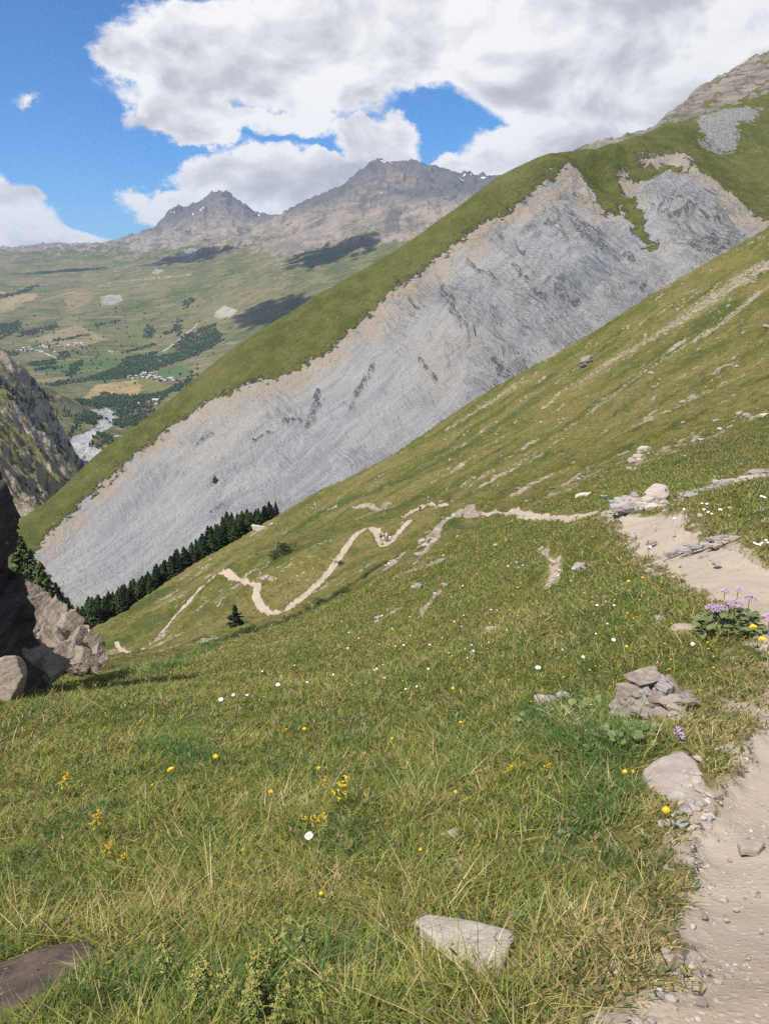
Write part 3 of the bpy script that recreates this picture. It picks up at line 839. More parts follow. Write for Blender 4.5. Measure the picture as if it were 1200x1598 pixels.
far.detail = far_detail
river_poly = plan([(104, 693), (112, 681), (140, 672), (153, 661), (157, 651), (150, 643), (137, 637), (165, 636), (183, 645), (184, 660), (172, 668), (150, 676), (141, 686), (148, 697), (166, 705), (190, 712), (160, 745), (125, 722)], **VAL)[:, :2]
track = streak([(168, 681, 1.2), (185, 679, 3), (215, 682, 4)], **VAL)
roads = [streak(q, **VAL) for q in ([(55, 546, 1.0), (65, 549, 1.3), (83, 556, 1.4), (90, 559, .8)], [(130, 622, 1.6), (142, 623, 1.6)], [(255, 548, 1.5), (270, 538, 1.7), (290, 522, 1.5), (310, 505, 1.2)], [(60, 470, .8), (180, 440, .8), (300, 428, .8)])]
fields = [(plan(q, **VAL)[:, :2], c) for q, c in (
    ([(88, 612), (150, 600), (214, 592), (232, 598), (226, 606), (206, 621), (150, 615), (92, 622)], (.30, .225, .105)),
    ([(212, 592), (234, 590), (270, 604), (262, 614), (228, 610)], (.15, .14, .05)),
    ([(120, 570), (185, 560), (182, 573), (120, 577)], (.055, .115, .035)), ([(60, 572), (118, 565), (112, 580), (55, 582)], (.065, .115, .04)), ([(75, 583), (175, 578), (165, 587), (80, 590)], (.07, .105, .04)),
    ([(150, 555), (195, 551), (190, 559), (150, 562)], (.085, .115, .045)), ([(245, 578), (300, 568), (292, 588), (255, 590)], (.06, .115, .04)), ([(225, 570), (262, 562), (255, 574)], (.065, .11, .04)),
    ([(0, 455), (60, 456), (55, 470), (0, 478)], (.27, .215, .115)), ([(0, 476), (38, 472), (25, 484), (0, 488)], (.24, .20, .11)), ([(100, 470), (118, 456), (150, 458), (138, 476), (112, 484)], (.19, .155, .085)),
    ([(135, 598), (160, 592), (180, 596), (150, 601)], (.075, .12, .04)), ([(185, 520), (205, 500), (240, 520), (230, 545)], (.105, .125, .045)),
    ([(50, 593), (110, 587), (108, 597), (60, 598)], (.20, .16, .085)), ([(40, 530), (120, 505), (170, 530), (120, 543)], (.215, .18, .10)))]
cliffs = [(plan(q, **VAL)[:, :2], c) for q, c in (
    ([(158, 462), (170, 458), (190, 460), (192, 470), (180, 476), (160, 476)], (.20, .195, .19)), ([(335, 488), (350, 478), (372, 484), (360, 496), (338, 496)], (.24, .22, .195)),
    ([(232, 430), (245, 420), (258, 422), (246, 431)], (.22, .20, .17)), ([(280, 400), (300, 388), (310, 392), (300, 408)], (.17, .17, .18)))]


CLIFFC = [c for _, c in cliffs]


bare_slope = streak([(620, 275, 34), (560, 305, 40), (510, 345, 36), (470, 390, 24), (445, 425, 12)], **VAL)
bare_slope2 = streak([(345, 320, 26), (330, 350, 30), (300, 372, 22), (230, 378, 12)], **VAL)


def far_mat():
    n = NT('valley')
    p = n.pos()
    z = n.n('ShaderNodeSeparateXYZ', {0: p}).outputs[2]
    nrm = n.n('ShaderNodeNewGeometry').outputs['Normal']
    nzv = n.n('ShaderNodeSeparateXYZ', {0: nrm}).outputs[2]
    big = n.noise(p, .0011, 5, .6); mid = n.noise(p, .006, 6, .65); fine = n.noise(p, .03, 6, .7)
    st = n.noise(n.mapping(p, (0, math.radians(38), math.radians(25)), (1 / 420, 1 / 420, 1 / 110)), 1.0, 7, .68, 1.6)
    g = n.mix(n.sstep(mid, .36, .64), (.066, .084, .031), (.135, .122, .055))
    g = n.mix(n.math('MULTIPLY', n.sstep(big, .44, .60), .75), g, (.165, .138, .072))
    g = n.mix(n.math('MULTIPLY', n.sstep(fine, .53, .68), .7), g, (.036, .050, .022))
    tr = n.noise(n.mapping(p, (0, 0, math.radians(12)), (1 / 260, 1 / 40, 1 / 40)), 1.0, 5, .7, .8)
    g = n.mix(n.math('MULTIPLY', n.sstep(tr, .53, .62), .6), g, (.215, .18, .105))
    g = n.mix(n.math('MULTIPLY', n.sstep(tr, .46, .38), .55), g, (.055, .072, .028))
    g = n.mix(n.math('MULTIPLY', n.sstep(n.noise(p, .012, 6, .7, .6), .60, .68), .5), g, (.25, .21, .15))
    r = n.mix(n.sstep(st, .36, .64), (.135, .120, .105), (.265, .218, .172))
    r = n.mix(n.math('MULTIPLY', n.sstep(fine, .54, .70), .4), r, (.10, .095, .09))
    r = n.mix(n.math('MULTIPLY', n.math('MULTIPLY', n.sstep(z, 420, 640), n.math('SUBTRACT', 1, n.math('MULTIPLY', n.attr('scree'), .75))), .9), r, (.085, .088, .096))  # dark grey tops, also painting in the cloud shadow over the massif
    f = n.math('ADD', n.math('MULTIPLY', n.math('SUBTRACT', z, 235), .0040), n.math('ADD', n.math('MULTIPLY', n.math('SUBTRACT', .83, nzv), 2.6), n.math('ADD', n.math('MULTIPLY', n.math('SUBTRACT', mid, .5), 4.6), n.math('MULTIPLY', n.math('SUBTRACT', big, .5), 2.4))))
    gl = n.noise(n.mapping(p, (0, 0, math.radians(-20)), (1 / 160, 1 / 600, 1 / 500)), 1.0, 6, .68, .8)
    r = n.mix(n.math('MULTIPLY', n.math('MULTIPLY', n.sstep(gl, .50, .66), n.math('SUBTRACT', 1, n.sstep(z, 420, 640))), .6), r, (.265, .22, .182))
    r = n.mix(n.math('MULTIPLY', n.sstep(gl, .47, .36), .75), r, (.072, .072, .074))  # gully streaks coloured dark as relief shading, which the frontal sun flattens
    f = n.math('ADD', f, n.math('MULTIPLY', n.attr('scree'), 1.1))
    c = n.mix(n.sstep(f, -.2, .3), g, r)
    snow = n.math('MULTIPLY', n.sstep(z, 560, 700), n.math('MULTIPLY', n.sstep(n.noise(p, .009, 3), .665, .69), 1.0))
    c = n.mix(snow, c, (.72, .74, .78))
    fa = n.n('ShaderNodeAttribute', attribute_name='field')
    fw = n.math('MULTIPLY', fa.outputs['Alpha'], n.math('ADD', .35, n.math('MULTIPLY', n.sstep(n.noise(p, .016, 6, .75), .36, .56), .65)))
    c = n.mix(fw, c, fa.outputs['Color'])
    rv = n.attr('river')
    wt = n.noise(n.mapping(p, (0, 0, math.radians(-8)), (1 / 14, 1 / 70, 1)), 1.0, 5, .65, 1.2)
    rc = n.mix(n.sstep(wt, .44, .56), (.26, .255, .24), (.40, .405, .40))
    rc = n.mix(n.math('MULTIPLY', n.sstep(n.noise(p, .08, 5, .7), .56, .7), .6), rc, (.24, .24, .22))
    c = n.mix(n.sstep(rv, .4, .6), c, rc)
    rd = n.attr('road')
    c = n.mix(n.math('MULTIPLY', n.sstep(rd, .3, .7), .85), c, (.44, .40, .35))
    h = n.math('ADD', n.math('MULTIPLY', fine, 5), n.math('ADD', n.math('MULTIPLY', mid, 22), n.math('MULTIPLY', st, 8)))
    return n.out(c, .95, n.bump(h, 1.6, 1.0), spec=.05)


X, Y = polar(-37, 33, 1000, 1500, 13500, 900)
Z = far.z(X, Y)
rsd = poly_sd(X, Y, river_poly) + fbm(X / 40, Y / 40, 171, 3) * 12
rsd = np.minimum(rsd, seg_dist(X, Y, *track) + fbm(X / 20, Y / 20, 173, 3) * 5)
riv = 1 - sstep(-5, 5, rsd)
rd = np.zeros_like(X)
for Q, w in roads:
    rd = np.maximum(rd, 1 - sstep(-3, 3, seg_dist(X, Y, Q, w) + fbm(X / 30, Y / 30, 175, 2) * 4))
fcol = np.zeros((*X.shape, 4))
e = fbm(X / 60, Y / 60, 177, 3) * 14
for poly, c in fields + cliffs:
    bb0, bb1 = poly.min(0) - 80, poly.max(0) + 80
    sel = (X > bb0[0]) & (X < bb1[0]) & (Y > bb0[1]) & (Y < bb1[1])
    w = 1 - sstep(-8, 8, poly_sd(X[sel], Y[sel], poly) + e[sel])
    fs = fcol[sel]
    fcol[sel] = fs * (1 - w[:, None]) + np.array([*c, 1 if c not in CLIFFC else .5])[None] * w[:, None]
fcol[..., :3] /= np.maximum(fcol[..., 3:], 1e-3)
Z = Z - riv * 3
FAR = far_mat()
zc = Z[:-1, :-1].ravel(); rc_ = np.hypot(X, Y)[:-1, :-1].ravel()
fc = np.where((riv > .5)[:-1, :-1].ravel(), 1, np.where(zc > 60 + 60 * fbm(X / 500, Y / 500, 181, 3)[:-1, :-1].ravel(), 2, 0))
o = split_grid(X, Y, Z, {'river': riv, 'road': rd, 'field': fcol, 'scree': np.maximum(1 - sstep(-300, 300, seg_dist(X, Y, *bare_slope)), 1 - sstep(-300, 300, seg_dist(X, Y, *bare_slope2)))}, ['valley', 'river', 'distant_mountains'], fc, [FAR, FAR, FAR])
for k in o.values():
    k['kind'] = 'structure'
# ------------------------------------------------------------------ stones and rocks
def ico(sub):
    bm = bmesh.new(); bmesh.ops.create_icosphere(bm, subdivisions=sub, radius=1)
    V = np.array([v.co[:] for v in bm.verts]); Fc = np.array([[v.index for v in f.verts] for f in bm.faces]); bm.free()
    return V, Fc


ICO = {k: ico(k) for k in (1, 2, 3, 4, 5)}


def noise3(V, s, seed):
    a, b, c = V[:, 0] * s, V[:, 1] * s, V[:, 2] * s
    return (fbm(a + 3.1, b + c * .73, seed, 3) + fbm(b - 1.7, c + a * .61, seed + 4, 3)) * .5


def rock_verts(seed, dims, nplanes=14, rough=.06, sub=4, strata=0.0, boxy=.0):
    """a broken stone: a ball cut by random planes, with layered, pitted faces"""
    r = np.random.default_rng(seed)
    V, Fc = ICO[sub]
    V = V.copy()
    N = r.normal(size=(nplanes, 3)); N /= np.linalg.norm(N, axis=1)[:, None]
    if boxy:
        B = np.array([[1, 0, 0], [-1, 0, 0], [0, 1, 0], [0, -1, 0], [0, 0, 1], [0, 0, -1]], float)
        B += r.normal(size=B.shape) * .16; B /= np.linalg.norm(B, axis=1)[:, None]
        N = np.vstack([B, N])
    D = r.uniform(.52, .86, len(N))
    if boxy:
        D[:6] = r.uniform(.5, .62, 6)
    dots = V @ N.T
    k = np.where(dots > 1e-3, D[None, :] / np.maximum(dots, 1e-3), 9).min(1)
    V = V * np.minimum(k, 1.0)[:, None]
    V = V * (1 + rough * noise3(V, 2.2, seed % 50)[:, None] * 2.0 + rough * .6 * noise3(V, 6.5, seed % 50 + 9)[:, None])
    if strata:
        V[:, :2] *= (1 + strata * np.sign(np.sin(V[:, 2] * 14 + noise3(V, 1.5, 3) * 5)) * .5)[:, None]
    V = V / np.abs(V).max(0)[None, :] * np.array(dims)[None, :] * .5
    return V, Fc


def rotm(rx, ry, rz):
    return np.array(Euler((rx, ry, rz)).to_matrix())


def rock_mat(nm, ca, cb, cd, warm=(.36, .25, .17), sc=3.0):
    n = NT(nm)
    p = n.n('ShaderNodeTexCoord').outputs['Object']
    rnd = n.n('ShaderNodeObjectInfo').outputs['Random']
    p = n.vmath('ADD', p, n.n('ShaderNodeCombineXYZ', {0: n.math('MULTIPLY', rnd, 37.0), 1: n.math('MULTIPLY', rnd, 11.0), 2: 0.0}).outputs[0])
    lay = n.noise(n.mapping(p, (.25, .15, 0), (1, 1, 5)), sc, 6, .68, .6)
    fine = n.noise(p, sc * 9, 6, .72); mid = n.noise(p, sc * 1.6, 5, .6)
    c = n.mix(n.sstep(lay, .34, .64), ca, cb)
    c = n.mix(n.math('MULTIPLY', n.sstep(mid, .5, .72), .6), c, warm)
    c = n.mix(n.math('MULTIPLY', n.sstep(fine, .52, .75), .6), c, cd)
    c = n.mix(n.math('MULTIPLY', n.sstep(n.noise(p, sc * 4, 5, .7), .62, .7), .55), c, (.43, .42, .36))
    k = n.math('ADD', .82, n.math('MULTIPLY', rnd, .34))
    c = n.mix(1.0, c, n.n('ShaderNodeCombineColor', {0: k, 1: k, 2: k}).outputs[0], 'MULTIPLY')
    h = n.math('ADD', n.math('MULTIPLY', lay, .6), n.math('MULTIPLY', fine, .28))
    return n.out(c, .9, n.bump(h, .12 / sc, .85), spec=.15)


M_ROCK = rock_mat('rock', (0.195, 0.176, 0.156), (0.289, 0.261, 0.226), (0.101, 0.094, 0.082))
M_BIGROCK = rock_mat('crag_rock', (0.180, 0.162, 0.149), (0.297, 0.261, 0.225), (0.077, 0.070, 0.063), sc=1.3)
M_TAN = rock_mat('tan_rock', (0.281, 0.226, 0.172), (0.367, 0.308, 0.246), (0.156, 0.121, 0.090), (0.328, 0.226, 0.148), sc=2.2)
M_SLATE = rock_mat('slate_stone', (0.211, 0.203, 0.195), (0.335, 0.312, 0.289), (0.094, 0.090, 0.086), (0.328, 0.250, 0.187), sc=7)
M_PINK = rock_mat('pink_stone', (0.289, 0.226, 0.195), (0.367, 0.312, 0.277), (0.156, 0.125, 0.109), (0.343, 0.242, 0.187), sc=6)
M_HEAP = rock_mat('heap_stone', (.165, .125, .105), (.30, .25, .21), (.05, .042, .036), (.30, .205, .14), sc=9)
M_HEAPG = rock_mat('heap_stone_grey', (.17, .16, .15), (.28, .26, .24), (.075, .07, .065), (.28, .21, .16), sc=7)
M_PALE = rock_mat('pale_stone', (.34, .295, .242), (.42, .37, .31), (.26, .215, .17), (.37, .31, .245), sc=5)
M_BROWN = rock_mat('brown_stone', (.065, .046, .038), (.115, .083, .068), (.032, .024, .021), (.12, .08, .06), sc=6)
M_BLUE = rock_mat('bluish_stone', (0.187, 0.226, 0.242), (0.281, 0.320, 0.335), (0.101, 0.117, 0.125), (0.234, 0.257, 0.265), sc=5)


def rock_obj(name, pos, dims, seed, mat, label, cat='stone', group=None, rot=(0, 0, 0), sub=3, nplanes=12, rough=.06, strata=0., boxy=.0, sink=.3):
    V, Fc = rock_verts(seed, dims, nplanes, rough, sub, strata, boxy)
    V = V @ rotm(rot[0], rot[1], 0).T
    V[:, 2] += -V[:, 2].min() - sink * np.ptp(V[:, 2])
    o = link(name, mesh_np(name, V, Fc, smooth=sub > 3), mat)
    pos = np.array(pos, float)
    if math.hypot(pos[0], pos[1]) < 22:
        pos[2] += float(ground(pos[0], pos[1])[0] - near.z(pos[0], pos[1]))
    o.location = pos; o.rotation_euler = (0, 0, rot[2])
    tag(o, label, cat, group)
    return o


STONE_SPOTS = []          # plan positions with a radius, kept clear of grass

# the crag on the meadow's edge: a fin of rock whose near wall overhangs
def crag(profile, nm, label, half, back, seed, mat, power=4.0, amp=.22, ns=150, nl=170, twist=0.0):
    prof = np.array(profile, float)
    t = np.linspace(0, 1, nl)
    idx = np.linspace(0, 1, len(prof))
    u = np.interp(t, idx, prof[:, 0]) + 15; v = np.interp(t, idx, prof[:, 1]); d = np.interp(t, idx, prof[:, 2])
    C = P(u, v, d)
    a = np.linspace(0, 2 * PI, ns, endpoint=False)
    ca, sa = np.cos(a), np.sin(a)
    sx_ = np.sign(ca) * np.abs(ca) ** (2 / power); sy_ = np.sign(sa) * np.abs(sa) ** (2 / power)
    hx = half[0] * (.15 + .85 * np.minimum(1, t * 3.0)) if half[2] else np.full(nl, half[0])
    X = C[:, 0:1] - hx[:, None] + hx[:, None] * sx_[None]
    Y = C[:, 1:2] - back * half[1] + half[1] * sy_[None]
    Zz = np.repeat(C[:, 2:3], ns, 1)
    V = np.stack([X, Y, Zz], -1).reshape(-1, 3)
    top = np.array([[C[0, 0] - hx[0], C[0, 1] - back * half[1], C[0, 2] + .12]])
    dx = (ridged((V[:, 1] + V[:, 0] * .4) / .9, V[:, 2] / 1.7, seed, 5) - .5) * amp * 2 + fbm(V[:, 1] / .3 + V[:, 0], V[:, 2] / .3, seed + 6, 3) * amp * .35
    cen = np.stack([np.repeat(C[:, 0] - hx, ns), np.repeat(C[:, 1] - back * half[1], ns)], -1)
    out = V[:, :2] - cen; out /= np.linalg.norm(out, axis=1)[:, None] + 1e-6
    V[:, :2] += out * dx[:, None]
    V[:, 2] += fbm(V[:, 0] / .7, V[:, 1] / .7, seed + 9, 3) * amp * 2.0
    i = np.arange(nl * ns).reshape(nl, ns); j = np.roll(i, -1, 1)
    Q = np.stack([i[:-1], i[1:], j[1:], j[:-1]], -1).reshape(-1, 4)
    V = np.vstack([V, top]); tip = len(V) - 1
    capq = np.stack([i[0], j[0], np.full(ns, tip), np.full(ns, tip)], -1)
    me = mesh_np(nm, V, Q)
    bm = bmesh.new(); bm.from_mesh(me); bm.verts.ensure_lookup_table()
    for k in range(ns):
        f = bm.faces.new((bm.verts[i[0, k]], bm.verts[j[0, k]], bm.verts[tip])); f.smooth = True
    bm.normal_update(); bm.to_mesh(me); bm.free()
    o = link(nm, me, mat)
    return tag(o, label, 'rock')


M_CRAG = rock_mat('shaded_crag_rock', (.045, .040, .036), (.085, .075, .066), (.022, .02, .018), (.075, .058, .045), sc=1.6)  # rock colour lowered to near black so the wall reads as deep shade
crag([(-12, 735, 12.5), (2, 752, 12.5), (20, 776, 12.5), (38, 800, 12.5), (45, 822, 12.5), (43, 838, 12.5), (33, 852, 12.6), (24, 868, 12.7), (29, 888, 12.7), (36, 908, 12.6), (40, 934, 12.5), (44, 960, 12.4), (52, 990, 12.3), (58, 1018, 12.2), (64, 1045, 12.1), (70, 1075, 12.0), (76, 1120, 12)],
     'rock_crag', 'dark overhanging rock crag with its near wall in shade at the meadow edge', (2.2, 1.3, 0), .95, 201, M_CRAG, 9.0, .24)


M_OUT = rock_mat('outcrop_rock', (.165, .135, .108), (.265, .215, .165), (.055, .046, .038), (.29, .205, .135), sc=2.2)


def rock_heap(nm, items, mat, label, sub=4):
    Vs, Fs, k = [], [], 0
    for (u, v, d, dims, rot, seed) in items:
        V, Fc = rock_verts(seed, dims, 13, .13, 5 if sub == 4 else sub, .10, .5)
        V = V @ rotm(*rot).T + P(u, v, d)
        Vs.append(V); Fs.append(Fc + k); k += len(V)
    o = link(nm, mesh_np(nm, np.vstack(Vs), np.vstack(Fs), smooth=False), mat)
    return tag(o, label, 'rock')


rock_heap('rock_outcrop', [
    (35, 938, 18.6, (1.0, 1.6, .8), (.1, .6, .2), 21), (60, 958, 18.4, (.95, 1.6, .7), (.0, .65, -.1), 22), (84, 972, 18.3, (.95, 1.5, .62), (.2, .7, .2), 23), (106, 986, 18.1, (.8, 1.3, .62), (.0, .6, .1), 24),
    (126, 1000, 17.9, (.62, 1.1, .5), (.1, .75, .1), 25), (141, 1012, 17.6, (.5, .9, .42), (.2, .6, .0), 26), (153, 1023, 17.3, (.34, .7, .3), (.1, .8, .3), 27), (162, 1031, 17.0, (.22, .5, .22), (.0, .6, .2), 28),
    (48, 1000, 17.6, (1.1, 1.4, .9), (.1, .5, .2), 29), (78, 1012, 17.2, (.95, 1.2, .8), (.1, .5, .4), 30), (104, 1022, 16.9, (.8, 1.0, .62), (.0, .5, .0), 31), (126, 1032, 16.7, (.55, .8, .4), (.1, .6, .2), 32), (145, 1038, 16.8, (.4, .6, .3), (.1, .6, .2), 33),
    (70, 940, 18.9, (.3, .5, .3), (.4, .3, .2), 34), (112, 962, 18.6, (.26, .4, .3), (.3, .2, .4), 35), (133, 985, 18.2, (.2, .4, .28), (.2, .3, .4), 36)],
    M_OUT, 'broken grey-brown rock outcrop sloping down beyond the dark crag')
rock_heap('rock_ledge', [(4, 958, 11.9, (.4, .4, .5), (.3, .7, .2), 51), (58, 1030, 12.1, (.7, .7, .36), (.3, .6, .2), 52), (84, 1044, 12.0, (.5, .6, .3), (.2, .5, -.2), 53), (30, 1018, 12.0, (.6, .7, .4), (.3, .7, .3), 54)], M_OUT, 'grey rock ledge at the foot of the dark crag, catching the sun')
p0 = at(20, 1092)[0]
rock_obj('boulder', p0, (.56, .55, .78), 41, M_TAN, 'tan angular boulder lying at the foot of the dark crag', 'boulder', rot=(.1, -.1, .4), sub=5, nplanes=10, rough=.07, sink=.12)
rock_obj('boulder', at(8, 1082)[0] + [-.12, .25, 0], (.5, .6, .4), 43, M_BIGROCK, 'low grey rock half hidden behind the tan boulder', 'boulder', rot=(.1, .2, .9), sub=4, sink=.2)


# flat stones with a traced outline
def slab_obj(name, outline, thick, mat, label, cat, seed, tilt=.0, lift=.0):
    Q = at(*np.array(outline, float).T)
    zc = Q.mean(0)
    A = np.c_[Q[:, :2] - zc[:2], np.ones(len(Q))]
    pl, *_ = np.linalg.lstsq(A, Q[:, 2] - zc[2], rcond=None)
    pl[:2] *= .75
    # densify the outline and fill it with rings
    n = 96
    T = np.linspace(0, len(Q), n, endpoint=False)
    i0 = T.astype(int); f = T - i0
    E = Q[i0, :2] * (1 - f[:, None]) + Q[(i0 + 1) % len(Q), :2] * f[:, None] - zc[:2]
    sm = E.copy()
    for _ in range(2):
        sm = (np.roll(sm, 1, 0) + sm * 2 + np.roll(sm, -1, 0)) / 4
    E = sm
    rings = [(1.0, -thick * 1.4), (1.01, -thick * .5), (1.0, -.008), (.988, .0), (.9, .004), (.7, .006), (.45, .007), (.2, .007), (.02, .007)]
    V = []
    for s, h in rings:
        xy = E * s
        z = xy[:, 0] * pl[0] + xy[:, 1] * pl[1] + pl[2] + h + lift + fbm(xy[:, 0] / .07, xy[:, 1] / .07, seed, 4) * .008 + fbm(xy[:, 0] / .2, xy[:, 1] / .2, seed + 5, 2) * .012 - tilt * xy[:, 1]
        jit = 1 + fbm(np.cos(T) * 1.5 + h * 30, np.sin(T * .7) * 1.5, seed + 3, 3) * .05 * (s > .95)
        V.append(np.c_[xy * np.reshape(jit, (-1, 1)), z])
    V = np.vstack(V)
    nr = len(rings)
    i = np.arange(nr * n).reshape(nr, n); j = np.roll(i, -1, 1)
    F4 = np.stack([i[:-1], j[:-1], j[1:], i[1:]], -1).reshape(-1, 4)
    ar = np.sum(E[:, 0] * np.roll(E[:, 1], -1) - np.roll(E[:, 0], -1) * E[:, 1])
    if ar < 0:
        F4 = F4[:, ::-1]
    o = link(name, mesh_np(name, V, F4), mat)
    o.location = zc
    STONE_SPOTS.append((zc[:2] + (Q[:, :2] - zc[:2]) * 1.24 + np.array([0, -.015]), .0))
    return tag(o, label, cat)


slab_obj('flat_stone', [(644, 1466), (662, 1456), (700, 1457), (745, 1464), (798, 1468), (802, 1480), (790, 1500), (783, 1524), (768, 1534), (742, 1526), (700, 1512), (672, 1488)], .05, M_PALE, 'pale flat stone set in the grass, roughly triangular, largest in the near meadow', 'stone', 301, lift=.046)
slab_obj('flat_stone', [(-40, 1522), (40, 1500), (95, 1486), (140, 1482), (156, 1497), (110, 1524), (70, 1550), (20, 1575), (-40, 1600)], .04, M_BROWN, 'dark brown flat stone half grown over by long grass', 'stone', 311, lift=.022)
slab_obj('flat_stone', [(1150, 1318), (1168, 1312), (1194, 1316), (1184, 1326), (1156, 1328)], .02, M_PALE, 'pale flat stone bedded in the gravel of the trail', 'stone', 321, lift=.008)

slab_obj('flat_stone', [(1000, 1212), (1022, 1194), (1062, 1178), (1086, 1196), (1102, 1228), (1114, 1268), (1112, 1288), (1092, 1286), (1072, 1262), (1040, 1246), (1012, 1234)], .05, M_PINK, 'large flat pinkish slab embedded beside the trail, below the stone heap', 'stone', 331, lift=.010)
# heap of stones beside the trail
HG = 'stones of the heap beside the trail'
hc = at(1016, 1112)[0]
HK = .84
heap = [  # (x, y, z, w, d, h, rx, ry, rz, mat, label)  metres from the heap's foot; x right, y away
    (-.02, .16, .20, .30, .20, .10, .35, -.10, .3, M_HEAP, 'pinkish capstone on top of the stone heap beside the trail'),
    (-.12, .10, .14, .24, .18, .08, .5, -.25, -.2, M_HEAP, 'rusty tilted slab under the capstone of the stone heap'),
    (.10, .05, .12, .10, .18, .17, .1, .95, .4, M_HEAPG, 'dark upright slab wedged in the middle of the stone heap'),
    (.17, .05, .11, .20, .12, .10, .3, .75, -.4, M_TAN, 'orange-streaked leaning slab near the uphill end of the stone heap'),
    (.02, -.02, .06, .25, .17, .08, .4, .12, .15, M_HEAPG, 'broad grey front slab of the stone heap, its face to the viewer'),
    (.10, -.06, .02, .22, .16, .07, .5, .25, -.2, M_HEAP, None), (-.10, .0, .06, .22, .15, .07, .5, -.2, .25, M_HEAPG, None), (-.20, .02, .02, .20, .13, .06, .3, -.1, .5, M_HEAPG, None), (-.25, .07, .06, .12, .10, .07, .2, -.3, .9, M_HEAP, None),
    (.24, -.01, .03, .14, .12, .10, .3, .5, .6, M_HEAPG, None), (.29, .02, .01, .12, .10, .08, .1, .3, 1.2, M_HEAP, None), (.05, -.13, -.01, .20, .13, .06, .5, .1, -.1, M_HEAPG, None), (.14, -.15, -.01, .16, .1, .05, .5, .2, .3, M_HEAPG, None),
    (-.06, -.10, .0, .18, .12, .06, .5, -.1, .4, M_HEAPG, None), (.0, .20, .10, .26, .2, .12, .1, .0, .5, M_HEAPG, None), (.14, .17, .08, .2, .18, .12, .1, .3, .2, M_HEAPG, None), (-.13, .2, .07, .22, .18, .1, .1, -.2, .1, M_HEAPG, None), (.0, .08, .03, .3, .2, .12, .2, 0, .1, M_HEAPG, None),
    (.22, .12, .05, .18, .14, .1, .2, .5, .1, M_HEAPG, None), (.07, -.19, -.03, .26, .09, .05, .3, .0, .05, M_HEAP, 'low pinkish stone at the front foot of the stone heap'),
]
extra_heap = np.random.default_rng(8)
for k in range(30):
    a_, q_ = extra_heap.uniform(0, 6.3), math.sqrt(extra_heap.uniform(.05, 1))
    heap.append((math.cos(a_) * q_ * .30, .04 + math.sin(a_) * q_ * .20, .16 * (1 - q_) + .01, extra_heap.uniform(.09, .2), extra_heap.uniform(.06, .13), extra_heap.uniform(.04, .08), extra_heap.uniform(.1, .6), extra_heap.uniform(-.4, .6), extra_heap.uniform(-.6, .8), [M_HEAP, M_HEAPG, M_HEAP, M_TAN][k % 4], None))
for k, (x, y, z, a, b, c, rx, ry, rz, m, lb) in enumerate(heap):
    gx, gy = hc[0] + x * HK, hc[1] + y * HK
    zz = float(near.z(gx, gy))
    V, Fc = rock_verts(401 + k, (a * .90, b * .82, c * .6), 12, .12, 5, .16, .5)
    V = V @ rotm(rx, ry, rz).T
    o = link('heap_stone', mesh_np('heap_stone', V, Fc, smooth=False), m)
    o.location = (gx, gy, max(zz, hc[2] - .12) + z * 1.0 + .035)
    tag(o, lb or 'grey-brown slab lying among the others in the stone heap beside the trail', 'stone', HG)
STONE_SPOTS.append((hc[:2] + np.array([.02, .03]), .22))
for (u, v, w, mt, lb) in [(932, 1152, 44, M_PINK, 'low pinkish-grey stone in the grass just below the stone heap'), (853, 1098, 40, M_PINK, 'reddish stone in the grass at the downhill end of the heap'), (878, 1088, 26, M_SLATE, 'small grey stone between the reddish stone and the heap'),
                          (1068, 985, 44, M_TAN, 'tan stone beside the purple-flowered plant'), (1030, 968, 20, M_SLATE, 'small grey stone in the grass near the purple-flowered plant'), (770, 986, 26, M_TAN, 'tan stone lying alone in the middle of the flowery meadow'),
                          (705, 1305, 34, M_TAN, 'brown stone showing between grass tufts above the pale flat stone'), (1043, 1357, 18, M_SLATE, 'small grey stone at the grass edge of the gravel'), (880, 1300, 24, M_ROCK, 'grey stone sunk deep in a grass tussock'),
                          (1040, 1287, 30, M_ROCK, 'grey flat stone below the rubbly earth bank by the trail'), (1105, 1272, 20, M_PALE, 'whitish lump at the low tip of the rubbly earth bank'), (650, 918, 22, M_ROCK, 'dark jagged rock in the meadow below the eroded bank'), (905, 888, 30, M_SLATE, 'grey slanting slab in the grass downhill of the trail'), (868, 878, 22, M_PINK, 'pinkish stone on the bare patch in the meadow')]:
    q = at(u, v)[0]; dep = q[1] * CP - q[2] * SP; s = w * dep / F
    rock_obj('stone', q, (s, s * .65, s * .42), int(500 + u), mt, lb, rot=(random.uniform(-.1, .2), random.uniform(-.15, .15), random.uniform(-.3, .3)), sub=4, sink=.28, boxy=.4)
    STONE_SPOTS.append((q[:2], s * .4))

